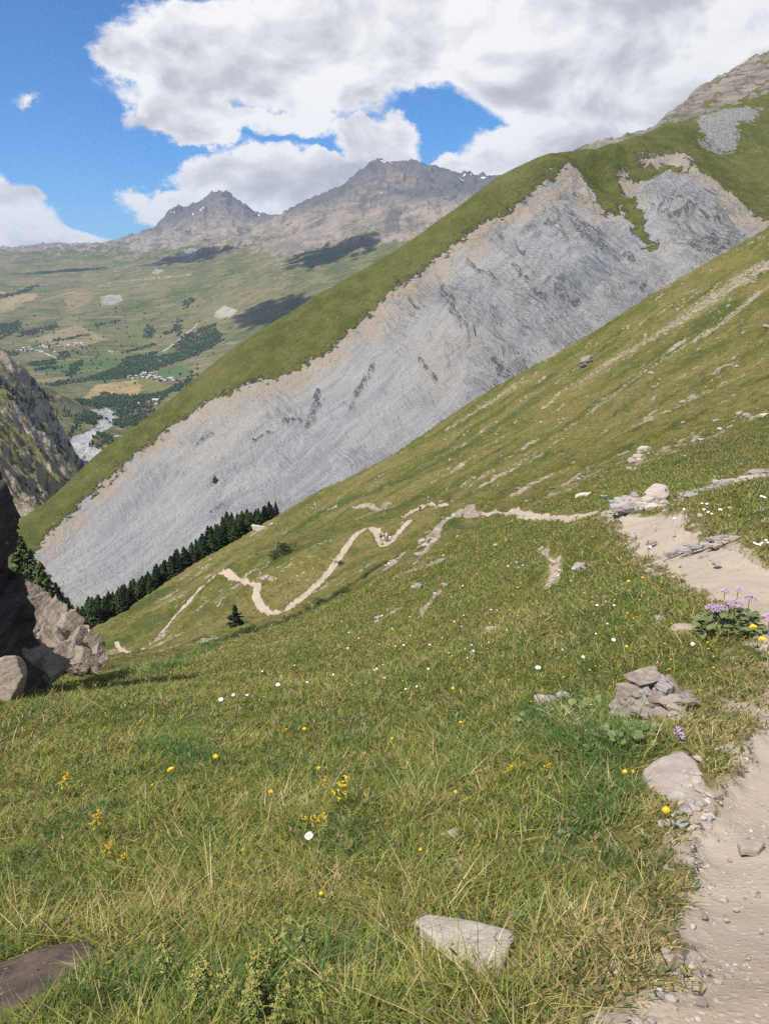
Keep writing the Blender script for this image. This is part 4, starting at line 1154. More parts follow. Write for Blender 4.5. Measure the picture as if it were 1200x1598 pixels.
# rubble in the earth bank by the trail and pebbles on the trail
EB = 'pale chips in the earth bank'
qs = [(1062 + random.gauss(0, 20) + (v - 1190) * .28, v) for v in [random.uniform(1180, 1290) for _ in range(46)]]
Qs = at(*np.array(qs).T)
for k, q in enumerate(Qs):
    s = random.choice([.02, .03, .035, .05])
    rock_obj('stone_chip', q + np.array([0, 0, .012]), (s * 1.3, s, s * .6), 600 + k % 9, random.choice([M_PALE, M_PINK, M_SLATE]), 'pale chip of stone bedded in the rubbly earth bank beside the trail', 'stone', EB, rot=(0, 0, random.uniform(0, 6)), sub=2, sink=.3)
tp = [(1096, 1556, .045, M_ROCK), (1120, 1545, .022, M_PALE), (1185, 1572, .025, M_PALE), (1017, 1590, .03, M_ROCK), (1098, 1485, .022, M_ROCK), (1083, 1435, .03, M_PALE), (1132, 1390, .05, M_PALE), (1150, 1405, .035, M_PALE), (1135, 1422, .03, M_TAN), (1100, 1423, .04, M_ROCK), (1170, 1480, .02, M_PALE), (1108, 1505, .018, M_ROCK), (1165, 1385, .02, M_ROCK),
      (1100, 1370, .03, M_ROCK), (1140, 1330, .03, M_TAN), (1180, 1350, .022, M_ROCK), (1190, 1440, .02, M_PALE), (1060, 1520, .015, M_PALE)]
for k, (u, v, s, m) in enumerate(tp):
    rock_obj('pebble', at(u, v)[0], (s * .75, s * .55, s * .42), 700 + k, m, ['grey wedge-shaped pebble casting a dark crescent on the near trail', 'loose pale or grey pebble lying on the near gravel of the trail'][k > 0], 'pebble', None if k == 0 else 'pebbles on the near trail', rot=(0, random.uniform(-.2, .2), random.uniform(0, 6)), sub=3, sink=.15)
# gravel
gr = np.random.default_rng(91)
th = gr.uniform(-.2, .75, 60000); lr = gr.uniform(math.log(1.2), math.log(19), 60000); rr = np.exp(lr)
gx, gy = rr * np.sin(th), rr * np.cos(th)
pm_, bm_, _, _ = near_masks(gx, gy)
keep0 = np.ones(len(gx), bool)
keep = ((pm_ > .6) | (bm_ > .55)) & (gr.uniform(0, 1, len(gx)) < .05 + .5 * sstep(.0, .45, fbm(gx / .5, gy / .5, 261, 3)) + .35 * sstep(4, 8, rr[keep0]))
gx, gy = gx[keep], gy[keep]; gz = ground(gx, gy)
V1, F1 = ICO[1]
sz = np.clip(gr.lognormal(-5.75, .6, len(gx)), .0015, .016) * np.maximum(1, np.hypot(gx, gy) / 6) ** .6
GV = V1[None] * np.stack([sz * gr.uniform(.8, 1.5, len(gx)), sz * gr.uniform(.7, 1.2, len(gx)), sz * gr.uniform(.55, .95, len(gx))], -1)[:, None, :]
GV = GV * (1 + gr.uniform(-.22, .22, GV.shape)) + np.stack([gx, gy, gz + sz * .22], -1)[:, None, :]
GF = F1[None] + (np.arange(len(gx)) * len(V1))[:, None, None]
gcol = np.array([[.33, .28, .225], [.27, .24, .21], [.39, .35, .295], [.21, .18, .15], [.35, .28, .21]])[gr.integers(0, 5, len(gx))] * gr.uniform(.75, 1.15, (len(gx), 1))
nG = NT('gravel'); 
m_grav = nG.out(nG.attr('col', 'Color'), .9, spec=.1)
g_o = link('gravel', mesh_np('gravel', GV.reshape(-1, 3), GF.reshape(-1, 3), {'col': np.repeat(gcol, len(V1), 0)}, smooth=False), m_grav)
tag(g_o, 'small loose gravel scattered over the trail', 'gravel', kind='stuff')

# dry-stone edging where the trail turns, with a boulder behind
WG = 'stones of the low wall at the trail bend'
wl = [(963, 792, 22, 10, M_SLATE), (978, 794, 22, 9, M_SLATE), (994, 795, 20, 8, M_SLATE), (970, 786, 20, 8, M_PALE), (985, 787, 22, 9, M_SLATE), (1000, 787, 20, 10, M_PALE), (1014, 790, 22, 12, M_PALE), (1028, 791, 20, 10, M_PALE), (965, 781, 14, 7, M_SLATE), (990, 780, 20, 8, M_PINK), (1008, 780, 22, 9, M_PALE), (1020, 783, 18, 8, M_SLATE), (1036, 785, 16, 10, M_PALE), (978, 779, 12, 7, M_SLATE), (990, 774, 13, 8, M_SLATE)]
bq = at(1000, 797)[0]; bd = bq[1] * CP - bq[2] * SP
for k, (u, v, w_, h_, m) in enumerate(wl):
    q = P(u, v, bd + (797 - v) * .012)
    V, Fc = rock_verts(800 + k, (w_ * bd / F * 1.15, .34, h_ * bd / F * 1.35), 8, .05, 3, 0, .8)
    o = link('wall_stone', mesh_np('wall_stone', V, Fc, smooth=False), m)
    o.location = q; o.rotation_euler = (random.uniform(-.1, .1), random.uniform(-.15, .15), random.uniform(-.3, .3))
    tag(o, ['small dark stone standing alone on top of the low wall' if k == 14 else 'blocky stone in the low dry-stone wall at the trail bend'][0], 'stone', WG)
rock_obj('boulder', P(1022, 778, bd + .7), (.62, .6, .42), 61, M_PINK, 'pinkish boulder behind the low wall at the trail bend', 'boulder', rot=(.1, -.2, .2), sub=4, boxy=.3)
rock_obj('stone', P(942, 777, bd + .5), (.17, .15, .13), 62, M_BLUE, 'blue-grey domed stone in the grass past the end of the low wall', rot=(0, 0, .3), sub=3, sink=.2)
rock_obj('stone', P(955, 779, bd + .4), (.15, .15, .10), 63, M_BLUE, 'smaller pale blue stone between the domed stone and the low wall', rot=(0, .2, .8), sub=3, sink=.2)
# broken bedrock across the trail and ribs of rock above it
for k, (u, v, w, h, m, lb) in enumerate([(1095, 848, 56, 14, M_SLATE, 'dark splintered ledge of bedrock crossing the trail'), (1060, 855, 36, 12, M_SLATE, 'low grey splinter of bedrock at the downhill side of the trail'), (1130, 846, 44, 12, M_PINK, 'pinkish splinter of bedrock at the uphill side of the trail'), (1100, 862, 22, 5, M_SLATE, 'thin sliver of bedrock lying below the splintered ledge'),
                                         (1160, 754, 74, 22, M_PINK, 'long pinkish rock rib in the grass above the trail'), (1115, 766, 46, 16, M_SLATE, 'grey rock rib running down to the low wall'), (1075, 778, 40, 12, M_SLATE, 'lowest grey rock showing just behind the wall'), (1004, 706, 22, 14, M_PALE, 'whitish boulder high on the grassy slope'), (998, 722, 16, 8, M_PALE, 'flat pale rock just below the whitish boulder'), (1190, 745, 50, 16, M_ROCK, 'grey-brown rock at the top of the bank above the trail'),
                                         (915, 568, 26, 14, M_ROCK, 'dark rock knob on the upper slope'), (800, 800, 16, 5, M_PALE, 'pale slab at the edge of the far trail'), (405, 826, 26, 9, M_PALE, 'pale smooth rock at the end of the spruce row')]):
    q = at(u, v)[0]; dep = q[1] * CP - q[2] * SP
    if k in (0, 1, 2, 4, 5):
        r_ = np.random.default_rng(70 + k); Vs, Fs, nb = [], [], 0
        for j in range(22 if k != 4 else 30):
            ln = w * dep / F
            V, Fc = rock_verts(990 + 7 * k + j, (ln * r_.uniform(.2, .5), ln * r_.uniform(.08, .2), h * dep / F * r_.uniform(.25, .75)), 10, .1, 3, .1, .5)
            px = r_.uniform(-.5, .5) * ln
            gx_, gy_ = q[0] + px, q[1] + r_.normal() * ln * .12 - px * .15
            V = V @ rotm(r_.uniform(-.2, .5), r_.uniform(-.3, .3), r_.uniform(-.35, .35)).T + np.array([gx_, gy_, float(near.z(gx_, gy_)) + r_.uniform(-.01, .35) * h * dep / F])
            Vs.append(V); Fs.append(Fc + nb); nb += len(V)
        o = link('rock', mesh_np('rock', np.vstack(Vs), np.vstack(Fs), smooth=False), m); tag(o, lb, 'rock')
        STONE_SPOTS.append((q[:2], w * dep / F * .25))
        continue
    rock_obj('rock', q, (w * dep / F, w * dep / F * .5, h * dep / F * 1.5), 900 + k, m, lb, 'rock', rot=(random.uniform(-.1, .3), random.uniform(-.2, .2), random.uniform(-.3, .2)), sub=5, rough=.16, boxy=.2, strata=.08, sink=.4, nplanes=20)
    if dep < 30:
        STONE_SPOTS.append((q[:2], w * dep / F * .33))

# loose stones over the hillside
protos = []
for k in range(10):
    V, Fc = rock_verts(950 + k, (1, .8, .55), 10, .08, 2, 0, .4)
    V[:, 2] += .12
    protos.append(mesh_np('stone', V, Fc, smooth=False))
    protos[-1].materials.append([M_PALE, M_ROCK, M_PINK][k % 3])
hr = np.random.default_rng(77)
cand = []
for (Q, w), s in bare_streaks:
    for _ in range(60):
        i = hr.integers(0, len(Q) - 1); t = hr.uniform()
        c = Q[i] * (1 - t) + Q[i + 1] * t
        ww = w[i] * (1 - t) + w[i + 1] * t
        cand.append(c[:2] + hr.normal(size=2) * ww * .7)
cand = np.array(cand)
rad = np.hypot(*cand.T)
cand = cand[(rad > 13)]
uu, vv = hr.uniform(560, 1200, 420), hr.uniform(380, 900, 420)
ok = vv > 800 - (uu - 500) * .62
extra = at(uu[ok], vv[ok])[:, :2]
sel = np.vstack([cand[hr.permutation(len(cand))[:170]], extra[:125]])
sz_ = near.z(sel[:, 0], sel[:, 1])
for q, zz in zip(sel, sz_):
    o = link('stone', protos[hr.integers(0, 10)])
    r = math.hypot(*q)
    s = min(max(hr.lognormal(-1.35, .5), .08), .9) * min(max(r / 50, .35), 1.7)
    o.location = (q[0], q[1], zz); o.scale = (s * hr.uniform(.8, 1.5), s, s * hr.uniform(.6, 1.1)); o.rotation_euler = (hr.normal() * .15, hr.normal() * .15, hr.uniform(0, 6))
    tag(o, 'pale weathered stone lying loose on the grassy hillside', 'stone', 'stones strewn over the hillside')
# ------------------------------------------------------------------ grass
def blade_mat(nm, trans=.42):
    n = NT(nm)
    c = n.attr('col', 'Color')
    d = n.n('ShaderNodeBsdfPrincipled', {'Roughness': .55, 'Specular IOR Level': .22}); n.L.new(c, d.inputs['Base Color'])
    t = n.n('ShaderNodeBsdfTranslucent'); n.L.new(n.vmath('MULTIPLY', c, (1.15, 1.2, .7)), t.inputs[0])
    mx = n.n('ShaderNodeMixShader', {0: trans}); n.L.new(d.outputs[0], mx.inputs[1]); n.L.new(t.outputs[0], mx.inputs[2])
    n.L.new(mx.outputs[0], n.n('ShaderNodeOutputMaterial').inputs[0])
    return n.m


M_BLADE = blade_mat('grass_blade')
GRS = np.random.default_rng(5)


def blades(B, az, length, width, lean, bend, col, up=None):
    """curved tapering blades: 7 vertices, 5 triangles each"""
    N = len(B)
    dx, dy = np.cos(az), np.sin(az)
    tw = GRS.uniform(0, 2 * PI, N)
    sx_, sy_ = np.cos(tw), np.sin(tw)
    V = np.empty((N, 7, 3), np.float32)
    for i, (t, wk) in enumerate(((0, .8), (.38, 1.0), (.74, .62), (1, 0))):
        out = length * (lean * t + bend * t * t)
        zz = length * (t - .42 * bend * t * t * np.minimum(1, lean + bend))
        c = np.stack([B[:, 0] + dx * out, B[:, 1] + dy * out, B[:, 2] + zz - .01], -1)
        if i < 3:
            off = np.stack([sx_, sy_, np.zeros(N)], -1) * (width * wk * .5)[:, None]
            V[:, 2 * i] = c - off; V[:, 2 * i + 1] = c + off
        else:
            V[:, 6] = c
    T = np.array([[0, 1, 3], [0, 3, 2], [2, 3, 5], [2, 5, 4], [4, 5, 6]])
    Fc = (T[None] + (np.arange(N) * 7)[:, None, None]).reshape(-1, 3)
    shade = np.array([.62, .62, .9, .9, 1.05, 1.05, 1.1])
    C = col[:, None, :] * np.ones((1, 7, 1))
    C[:, 0:2] *= np.array([.85, .8, .8])   # blade bases darker and slightly browner than the rest
    return V.reshape(-1, 3), Fc, C.reshape(-1, 3)


def clear_of_stones(x, y):
    ok = np.ones(len(x), bool)
    for c, r in STONE_SPOTS:
        c = np.asarray(c)
        if c.ndim == 2:
            ok &= poly_sd(x, y, c) > .004
        else:
            ok &= np.hypot(x - c[0], y - c[1]) > r
    return ok


NCAND = 2600000
th = GRS.uniform(math.radians(-39), math.radians(39), NCAND)
# sample so that the density per square metre falls with distance
rmin, rmax, pw = .95, 62.0, .62
uq = GRS.uniform(0, 1, NCAND)
rr = (rmin ** pw + uq * (rmax ** pw - rmin ** pw)) ** (1 / pw)
x, y = rr * np.sin(th), rr * np.cos(th)
pth, bar, lsh, dry = near_masks(x, y)
if True:      # thinner turf to either side of the picture
    nx = 620000
    sg = GRS.choice([-1, 1], nx); t2 = sg * GRS.uniform(math.radians(39), math.radians(120), nx)
    r2 = (.5 ** pw + GRS.uniform(0, 1, nx) * (9 ** pw - .5 ** pw)) ** (1 / pw)
    x2, y2 = r2 * np.sin(t2), r2 * np.cos(t2)
    m2 = near_masks(x2, y2)
    x, y, rr = np.r_[x, x2], np.r_[y, y2], np.r_[rr, r2]
    pth, bar, lsh, dry = (np.r_[a, b] for a, b in zip((pth, bar, lsh, dry), m2))
    NCAND = len(x)
clump = fbm(x / .28, y / .28, 201, 3); patch = fbm(x / 1.4, y / 1.4, 205, 3); broad = fbm(x / 5, y / 5, 209, 3)
edge = sstep(.12, .75, pth + .55 * clump)
prob = (1 - sstep(38, 62, rr)) * (1 - edge) * (1 - .95 * sstep(.35, .75, bar)) * (.42 + .58 * sstep(-.35, .2, clump)) * (.7 + .3 * sstep(-.3, .2, patch))
keep = (GRS.uniform(0, 1, NCAND) < prob * .50) & clear_of_stones(x, y)
x, y, rr, pth, bar, lsh, dry, clump, patch, broad = (a[keep] for a in (x, y, rr, pth, bar, lsh, dry, clump, patch, broad))
z = near.z(x, y)
N = len(x)
print('blades', N)
hgt = (.050 + .028 * sstep(-.2, .4, patch) + .05 * lsh + .035 * sstep(-.1, .4, clump)) * GRS.lognormal(0, .32, N) * (1 + .35 * sstep(8, 40, rr))
hgt *= (1 - .55 * sstep(.02, .3, pth)) * (1 - .45 * np.minimum(bar, 1)) * (1 - .35 * sstep(.55, .95, dry)) * (1 + .35 * sstep(.3, .8, lsh))
# a bank of short turf lies on the uphill side of the trail
hgt *= 1 - .35 * sstep(2.5, 4.5, x - .3 * y) * sstep(6, 10, rr)
wid = .0026 * np.maximum(1, (rr / 2.3) ** .62) * GRS.uniform(.7, 1.35, N)
swirl = fbm(x / .9, y / .9, 213, 2) * 3.5 + fbm(x / .25, y / .25, 215, 2) * 3.5
az_ = -.9 + swirl + GRS.normal(0, 1.5, N)
lean = np.abs(GRS.normal(.35, .35, N)); bend = np.abs(GRS.normal(.6, .4, N))
pal = np.array([[.142, .162, .033], [.215, .210, .048], [.275, .245, .068], [.105, .138, .034], [.27, .235, .075]])
w_ = np.stack([1.1 + lsh * 2 - patch, np.full(N, 1.0), 1 + broad, .7 + lsh * 2.2 - broad, .55 + patch * .9], -1).clip(.05)
cum = np.cumsum(w_ / w_.sum(1, keepdims=True), 1)
idx = (GRS.uniform(0, 1, N)[:, None] > cum).sum(1).clip(0, 4)
colr = pal[idx] * GRS.uniform(.55, 1.3, (N, 1))
deep = GRS.uniform(0, 1, N) < .9 * sstep(.25, .7, lsh) + .75 * sstep(-.02, .36, fbm(x / .55, y / .55, 225, 3))
colr = np.where(deep[:, None], np.array([[.074, .122, .034]]) * GRS.uniform(.75, 1.4, (N, 1)), colr)
colr = colr * np.array([[.97, 1.06, .95]])
straw = np.array([[.42, .32, .155], [.36, .25, .12], [.50, .41, .24], [.33, .28, .10]])[GRS.integers(0, 4, N)] * GRS.uniform(.75, 1.15, (N, 1))
pst = .07 + .26 * sstep(.0, .45, fbm(x / .7, y / .7, 219, 3)) + .40 * dry + .30 * sstep(.05, .4, bar) + .45 * sstep(.01, .25, pth) + .10 * patch - .14 * lsh
isst = GRS.uniform(0, 1, N) < pst
colr = np.where(isst[:, None], straw, colr) * (1.42 + .28 * sstep(5, 28, rr))[:, None]  # blade colour lightened with distance to offset the turf's self-shadowing
lean = np.where(isst, lean + .25, lean)
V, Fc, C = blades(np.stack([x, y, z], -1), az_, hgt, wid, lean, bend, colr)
nf = int(N * .55)
sel_ = GRS.permutation(N)[:nf]
fcl = np.array([[.09, .125, .034], [.15, .165, .05], [.065, .10, .032], [.25, .235, .075], [.14, .15, .07], [.30, .24, .13]])[GRS.integers(0, 6, nf)] * GRS.uniform(.75, 1.3, (nf, 1))
rs_ = rr[sel_]
leaf_ = blades(np.stack([x[sel_] + GRS.normal(0, .02, nf), y[sel_] + GRS.normal(0, .02, nf), z[sel_] + GRS.uniform(0, .6, nf) * hgt[sel_]], -1), GRS.uniform(0, 6.3, nf), GRS.uniform(.012, .030, nf) * np.maximum(1, (rs_ / 2.5) ** .45), GRS.uniform(.005, .011, nf) * np.maximum(1, (rs_ / 2.5) ** .5), GRS.uniform(.2, 1.1, nf), GRS.uniform(0, .5, nf), fcl)
parts_V, parts_F, parts_C = [V, leaf_[0]], [Fc, leaf_[1]], [C, leaf_[2]]
# flowering stalks with seed heads
ns = 2300
th = GRS.uniform(math.radians(-37), math.radians(37), ns * 3); uq = GRS.uniform(0, 1, ns * 3)
rr = (1.2 ** .8 + uq * (40 ** .8 - 1.2 ** .8)) ** (1 / .8)
x, y = rr * np.sin(th), rr * np.cos(th)
pth, bar, lsh, dry = near_masks(x, y)
keep = (pth < .03) & (bar < .4) & clear_of_stones(x, y) & (GRS.uniform(0, 1, len(x)) < .35 + .6 * sstep(-.2, .3, fbm(x / 1.2, y / 1.2, 221, 2)))
x, y, rr = x[keep][:ns], y[keep][:ns], rr[keep][:ns]
z = near.z(x, y); N = len(x)
L = GRS.uniform(.12, .34, N) * (1 + .3 * sstep(10, 30, rr)); wd = .0016 * np.maximum(1, (rr / 2) ** .85)
az2 = -.9 + fbm(x / .9, y / .9, 213, 2) * 5 + GRS.normal(0, 1.0, N)
ln = np.abs(GRS.normal(.22, .25, N)); bn = np.abs(GRS.normal(.3, .25, N))
sc_ = np.array([[.34, .26, .12], [.27, .22, .10], [.38, .32, .19], [.20, .19, .075], [.30, .19, .10]])[GRS.integers(0, 5, N)] * GRS.uniform(.8, 1.15, (N, 1))
B = np.stack([x, y, z], -1)
V, Fc, C = blades(B, az2, L, wd, ln, bn, sc_); parts_V.append(V); parts_F.append(Fc); parts_C.append(C)
tip = V.reshape(N, 7, 3)[:, 6]; mid_ = V.reshape(N, 7, 3)[:, 4]
dirn = tip - mid_; dirn /= np.linalg.norm(dirn, axis=1)[:, None] + 1e-9
for k in range(7):
    b = tip - dirn * (GRS.uniform(-.01, .06, N))[:, None] + GRS.normal(0, .002, (N, 3))
    V, Fc, C = blades(b, GRS.uniform(0, 6.3, N), GRS.uniform(.012, .026, N) * np.maximum(1, (rr / 3) ** .5), wd * 1.9, GRS.uniform(.3, .9, N), GRS.uniform(0, .3, N), sc_ * 1.15)
    parts_V.append(V); parts_F.append(Fc); parts_C.append(C)
# coarse tussocks farther out on the hillside
nt = 420000
th = GRS.uniform(math.radians(-33), math.radians(31), nt); uq = GRS.uniform(0, 1, nt)
rr = (30 ** .7 + uq * (330 ** .7 - 30 ** .7)) ** (1 / .7)
x, y = rr * np.sin(th), rr * np.cos(th)
pth, bar, lsh, dry = near_masks(x, y)
tus = fbm(x / 2.2, y / 2.2, 231, 3); bro = fbm(x / 14, y / 14, 235, 3)
keep = (pth < .1) & (bar < .5) & (GRS.uniform(0, 1, nt) < .25 + .9 * sstep(-.05, .3, tus))
x, y, rr, lsh, dry, bro = (a[keep] for a in (x, y, rr, lsh, dry, bro))
z = near.z(x, y); N = len(x); print('tussock blades', N)
idx = GRS.integers(0, 5, N)
colr = pal[idx] * GRS.uniform(.85, 1.6, (N, 1)) * np.array([1.0, .95, .9])
isst = GRS.uniform(0, 1, N) < .12 + .3 * dry + .2 * sstep(0, .3, bro)
colr = np.where(isst[:, None], np.array([[.36, .30, .13]]) * GRS.uniform(.7, 1.1, (N, 1)), colr)
colr = np.where((lsh > .4)[:, None], np.array([[.07, .105, .026]]) * GRS.uniform(.7, 1.3, (N, 1)), colr)
V, Fc, C = blades(np.stack([x, y, z], -1), GRS.uniform(0, 6.3, N), GRS.uniform(.08, .20, N) * (1 + .35 * lsh), .018 * (rr / 40) ** .8, GRS.uniform(.1, .6, N), GRS.uniform(.2, .7, N), colr)
parts_V.append(V); parts_F.append(Fc); parts_C.append(C)
off = 0; FF = []
for v_, f_ in zip(parts_V, parts_F):
    FF.append(f_ + off); off += len(v_)
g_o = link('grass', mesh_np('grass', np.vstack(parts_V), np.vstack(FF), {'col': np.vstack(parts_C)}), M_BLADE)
tag(g_o, 'long olive green meadow grass with dry stalks', 'grass', kind='stuff')
del parts_V, parts_F, parts_C, FF
# ------------------------------------------------------------------ trees
def needle_mat(nm, ca, cb, trans=.12):
    n = NT(nm)
    p = n.pos()
    rnd = n.n('ShaderNodeObjectInfo').outputs['Random']
    f = n.math('ADD', n.math('MULTIPLY', n.noise(p, 1.1, 4, .7), .8), n.math('MULTIPLY', n.math('SUBTRACT', rnd, .5), .6))
    c = n.mix(n.sstep(f, .22, .62), ca, cb)
    d = n.n('ShaderNodeBsdfPrincipled', {'Roughness': .6, 'Specular IOR Level': .2}); n.L.new(c, d.inputs['Base Color'])
    t = n.n('ShaderNodeBsdfTranslucent'); n.L.new(c, t.inputs[0])
    mx = n.n('ShaderNodeMixShader', {0: trans}); n.L.new(d.outputs[0], mx.inputs[1]); n.L.new(t.outputs[0], mx.inputs[2])
    n.L.new(mx.outputs[0], n.n('ShaderNodeOutputMaterial').inputs[0])
    return n.m


M_NEEDLE = needle_mat('needles', (.018, .032, .013), (.050, .078, .026))
M_PINE = needle_mat('pine_needles', (.026, .045, .018), (.082, .115, .040))
M_LEAF = needle_mat('leaves', (.030, .052, .018), (.075, .105, .032), .2)
M_BARK = plain('bark', (.13, .10, .075), .9, .3, 14)
TR = np.random.default_rng(17)


def quads_mesh(nm, C, A, Bv):
    """quads from centres and two half-axes"""
    N = len(C)
    V = np.stack([C - A - Bv, C + A - Bv, C + A * .7 + Bv, C - A * .7 + Bv], 1).reshape(-1, 3)
    Q = np.arange(N * 4).reshape(N, 4)
    return mesh_np(nm, V, Q, smooth=False)


def conifer_crown(nm, seed, nbr=120, per=26, rbase=.21, droop=.25, z0=.06, irregular=.25, spray=.028, updir=0.0):
    """crown of a conifer 1 m tall: whorled boughs, each a fan of small needle sprays"""
    r = np.random.default_rng(seed)
    C, A, Bv = [], [], []
    for k in range(nbr):
        t = (k + r.uniform()) / nbr
        z = z0 + (1 - z0) * t ** .93
        prof = (1 - t) ** .82 * (.55 + .45 * min(1, t * 7))
        L = rbase * prof * r.uniform(1 - irregular, 1 + irregular) + .012
        a = k * 2.399 + r.normal() * .4
        m = max(5, int(per * (.35 + L / rbase)))
        s = r.uniform(.12, 1, m) ** .75
        side = r.normal(0, .20, m) * L * (1.1 - s * .5)
        dz = -droop * s * L + updir * s * s * L + r.normal(0, .012, m)
        ca, sa = math.cos(a), math.sin(a)
        cx = ca * s * L - sa * side; cy = sa * s * L + ca * side
        C.append(np.stack([cx, cy, z + dz], -1))
        th = a + r.normal(0, .7, m)
        ln = spray * r.uniform(.6, 1.4, m) * (1 - .45 * t)
        tl = r.normal(-.3 + updir, .35, m)
        A.append(np.stack([np.cos(th) * np.cos(tl), np.sin(th) * np.cos(tl), np.sin(tl)], -1) * ln[:, None])
        rl = r.normal(0, .7, m)
        Bv.append(np.stack([-np.sin(th) * np.cos(rl), np.cos(th) * np.cos(rl), np.sin(rl)], -1) * (ln * .42)[:, None])
    return quads_mesh(nm, np.vstack(C), np.vstack(A), np.vstack(Bv))


def trunk_mesh(nm, h=1.0, r0=.016, n=8):
    zs = [-.06, .0, .25, .55, .8, .97]
    rs = [1.3, 1.05, .85, .6, .3, .06]
    V = [[math.cos(2 * PI * i / n) * r0 * s + .004 * math.sin(z * 9), math.sin(2 * PI * i / n) * r0 * s, z * h] for z, s in zip(zs, rs) for i in range(n)]
    i = np.arange(len(zs) * n).reshape(len(zs), n); j = np.roll(i, -1, 1)
    return mesh_np(nm, np.array(V), np.stack([i[:-1], j[:-1], j[1:], i[1:]], -1).reshape(-1, 4))


def make_tree(name, crown, trunk, mc, mt, label, cat='tree', group=None, pos=(0, 0, 0), h=10., wide=1., rz=0.):
    e = empty(name, pos, rz)
    e.scale = (h * wide, h * wide, h)
    tag(e, label, cat, group)
    link('crown', crown, mc, e); link('trunk', trunk, mt, e)
    return e


crowns = [conifer_crown('crown', 31 + k, 130, 26, .20 + .02 * (k % 3), .28, .05, .3, .030) for k in range(6)]
trunk0 = trunk_mesh('trunk')
# the row of spruces below the scree: (u of stem, v of foot, v of top, extra distance)
row = []
foot = np.array([(118, 992), (160, 972), (200, 951), (240, 925), (270, 905), (300, 886), (330, 868), (352, 856), (380, 840), (405, 824), (432, 806)], float)
tops = np.array([(118, 948), (150, 925), (172, 940), (200, 912), (240, 895), (272, 872), (300, 850), (330, 824), (345, 815), (365, 806), (385, 800), (405, 797), (432, 800)], float)
k = 0
for u in np.arange(118, 434, 6.6):
    for rowi in (0, 1, 2):
        if u > 395 and rowi == 2:
            continue
        uu = u + TR.uniform(-4, 4) + rowi * 2.7
        vf = np.interp(uu, foot[:, 0], foot[:, 1]); vt = np.interp(uu, tops[:, 0], tops[:, 1]) + TR.uniform(-15, 8) + (2 - rowi) * 4
        d = np.interp(uu, [120, 432], [206, 262]) + rowi * 9 + TR.uniform(-3, 3)
        row.append((uu, vf + 3, vt, d))
ords = ['first', 'second', 'third', 'fourth', 'fifth', 'sixth', 'seventh', 'eighth', 'ninth', 'tenth']
row.sort()
for k, (u, vf, vt, d) in enumerate(row):
    q = P(u, vf, d)
    zg = float(near.z(q[0], q[1]))
    topz = P(u, vt, d)[2]
    h = min(max(topz - zg, 6.5), 17)
    h *= TR.uniform(.8, 1.12)
    if u > 395:
        h = min(h, 7.5)
    where = 'lowest end by the outcrop' if u < 175 else 'lower part of the row' if u < 240 else 'middle of the row below the scree' if u < 320 else 'upper part of the row' if u < 395 else 'thin upper end by the pale rock'
    make_tree('spruce', crowns[k % 6], trunk0, M_NEEDLE, M_BARK, f'spruce in the dense row on the slope, {where}', 'tree', 'spruces in the row below the scree', (q[0], q[1], zg), h, TR.uniform(1.0, 1.45), TR.uniform(0, 6))
# two larger pines beyond the outcrop
pc = conifer_crown('crown', 91, 150, 46, .21, .16, .04, .38, .020, .12)
pc2 = conifer_crown('crown', 92, 140, 46, .25, .16, .03, .42, .022, .12)
for (u, vf, vt, d, cr_, wd, lb) in [(52, 990, 818, 84, pc, 1.25, 'tall loose-crowned pine rising right behind the dark crag'), (80, 1000, 864, 82, pc2, 1.15, 'lower spreading pine beyond the outcrop, beside the tall pine'), (100, 1005, 898, 85, pc2, 1.0, 'small pine between the spreading pine and the spruce row'), (116, 1010, 922, 98, pc, 1.0, 'smallest pine at the foot of the spruce row, behind the outcrop')]:
    q = P(u, vf, d); zg = float(near.z(q[0], q[1])); zg = max(zg, q[2])
    make_tree('pine', cr_, trunk0, M_PINE, M_BARK, lb, 'tree', 'pines beyond the outcrop', (q[0], q[1], zg), P(u, vt, d)[2] - zg, wd, u * .1)


# leafy shrubs
def shrub_mesh(seed, n=700):
    r = np.random.default_rng(seed)
    cen = r.normal(0, 1, (9, 3)) * (.28, .28, .14) + (0, 0, .32)
    k = r.integers(0, 9, n)
    dv = r.normal(size=(n, 3)); dv /= np.linalg.norm(dv, axis=1)[:, None]
    C = cen[k] + dv * r.uniform(.12, .30, (n, 1)); C[:, 2] = np.abs(C[:, 2])
    a = r.normal(size=(n, 3)); a /= np.linalg.norm(a, axis=1)[:, None]
    b = np.cross(a, r.normal(size=(n, 3))); b /= np.linalg.norm(b, axis=1)[:, None]
    s = r.uniform(.02, .045, (n, 1))
    return quads_mesh('shrub', C, a * s, b * s * .6)


shrubs = [shrub_mesh(120 + k) for k in range(4)]
for m_ in shrubs:
    m_.materials.append(M_LEAF)
bush = conifer_crown('crown', 95, 60, 26, .30, .1, .02, .4, .05)
q = P(370, 1006, 108.0); q[2] = float(near.z(q[0], q[1]))
make_tree('spruce', bush, trunk0, M_NEEDLE, M_BARK, 'small lone dark spruce bush below the zigzag trail', 'tree', None, tuple(q), 3.3, 1.2, .4)
q = at(336, 752, 380, 1200, spur)[0]
make_tree('shrub', bush, trunk0, M_NEEDLE, M_BARK, 'single dark bush clinging to the middle of the scree face', 'shrub', None, tuple(q), 5.2, 1.6, .4)
for i, (u, v, s, lb) in enumerate([(447, 862, 3.4, 'dark leafy shrub on the slope above the zigzag trail'), (432, 868, 2.2, 'small leafy shrub beside the dark one above the zigzag trail'), (530, 880, 1.3, 'tiny shrub just right of the long zigzag leg')]):
    q = at(u, v)[0]; o = link('shrub', shrubs[i % 4]); o.location = q; o.scale = (s, s, s * .8); tag(o, lb, 'shrub')
gq = []
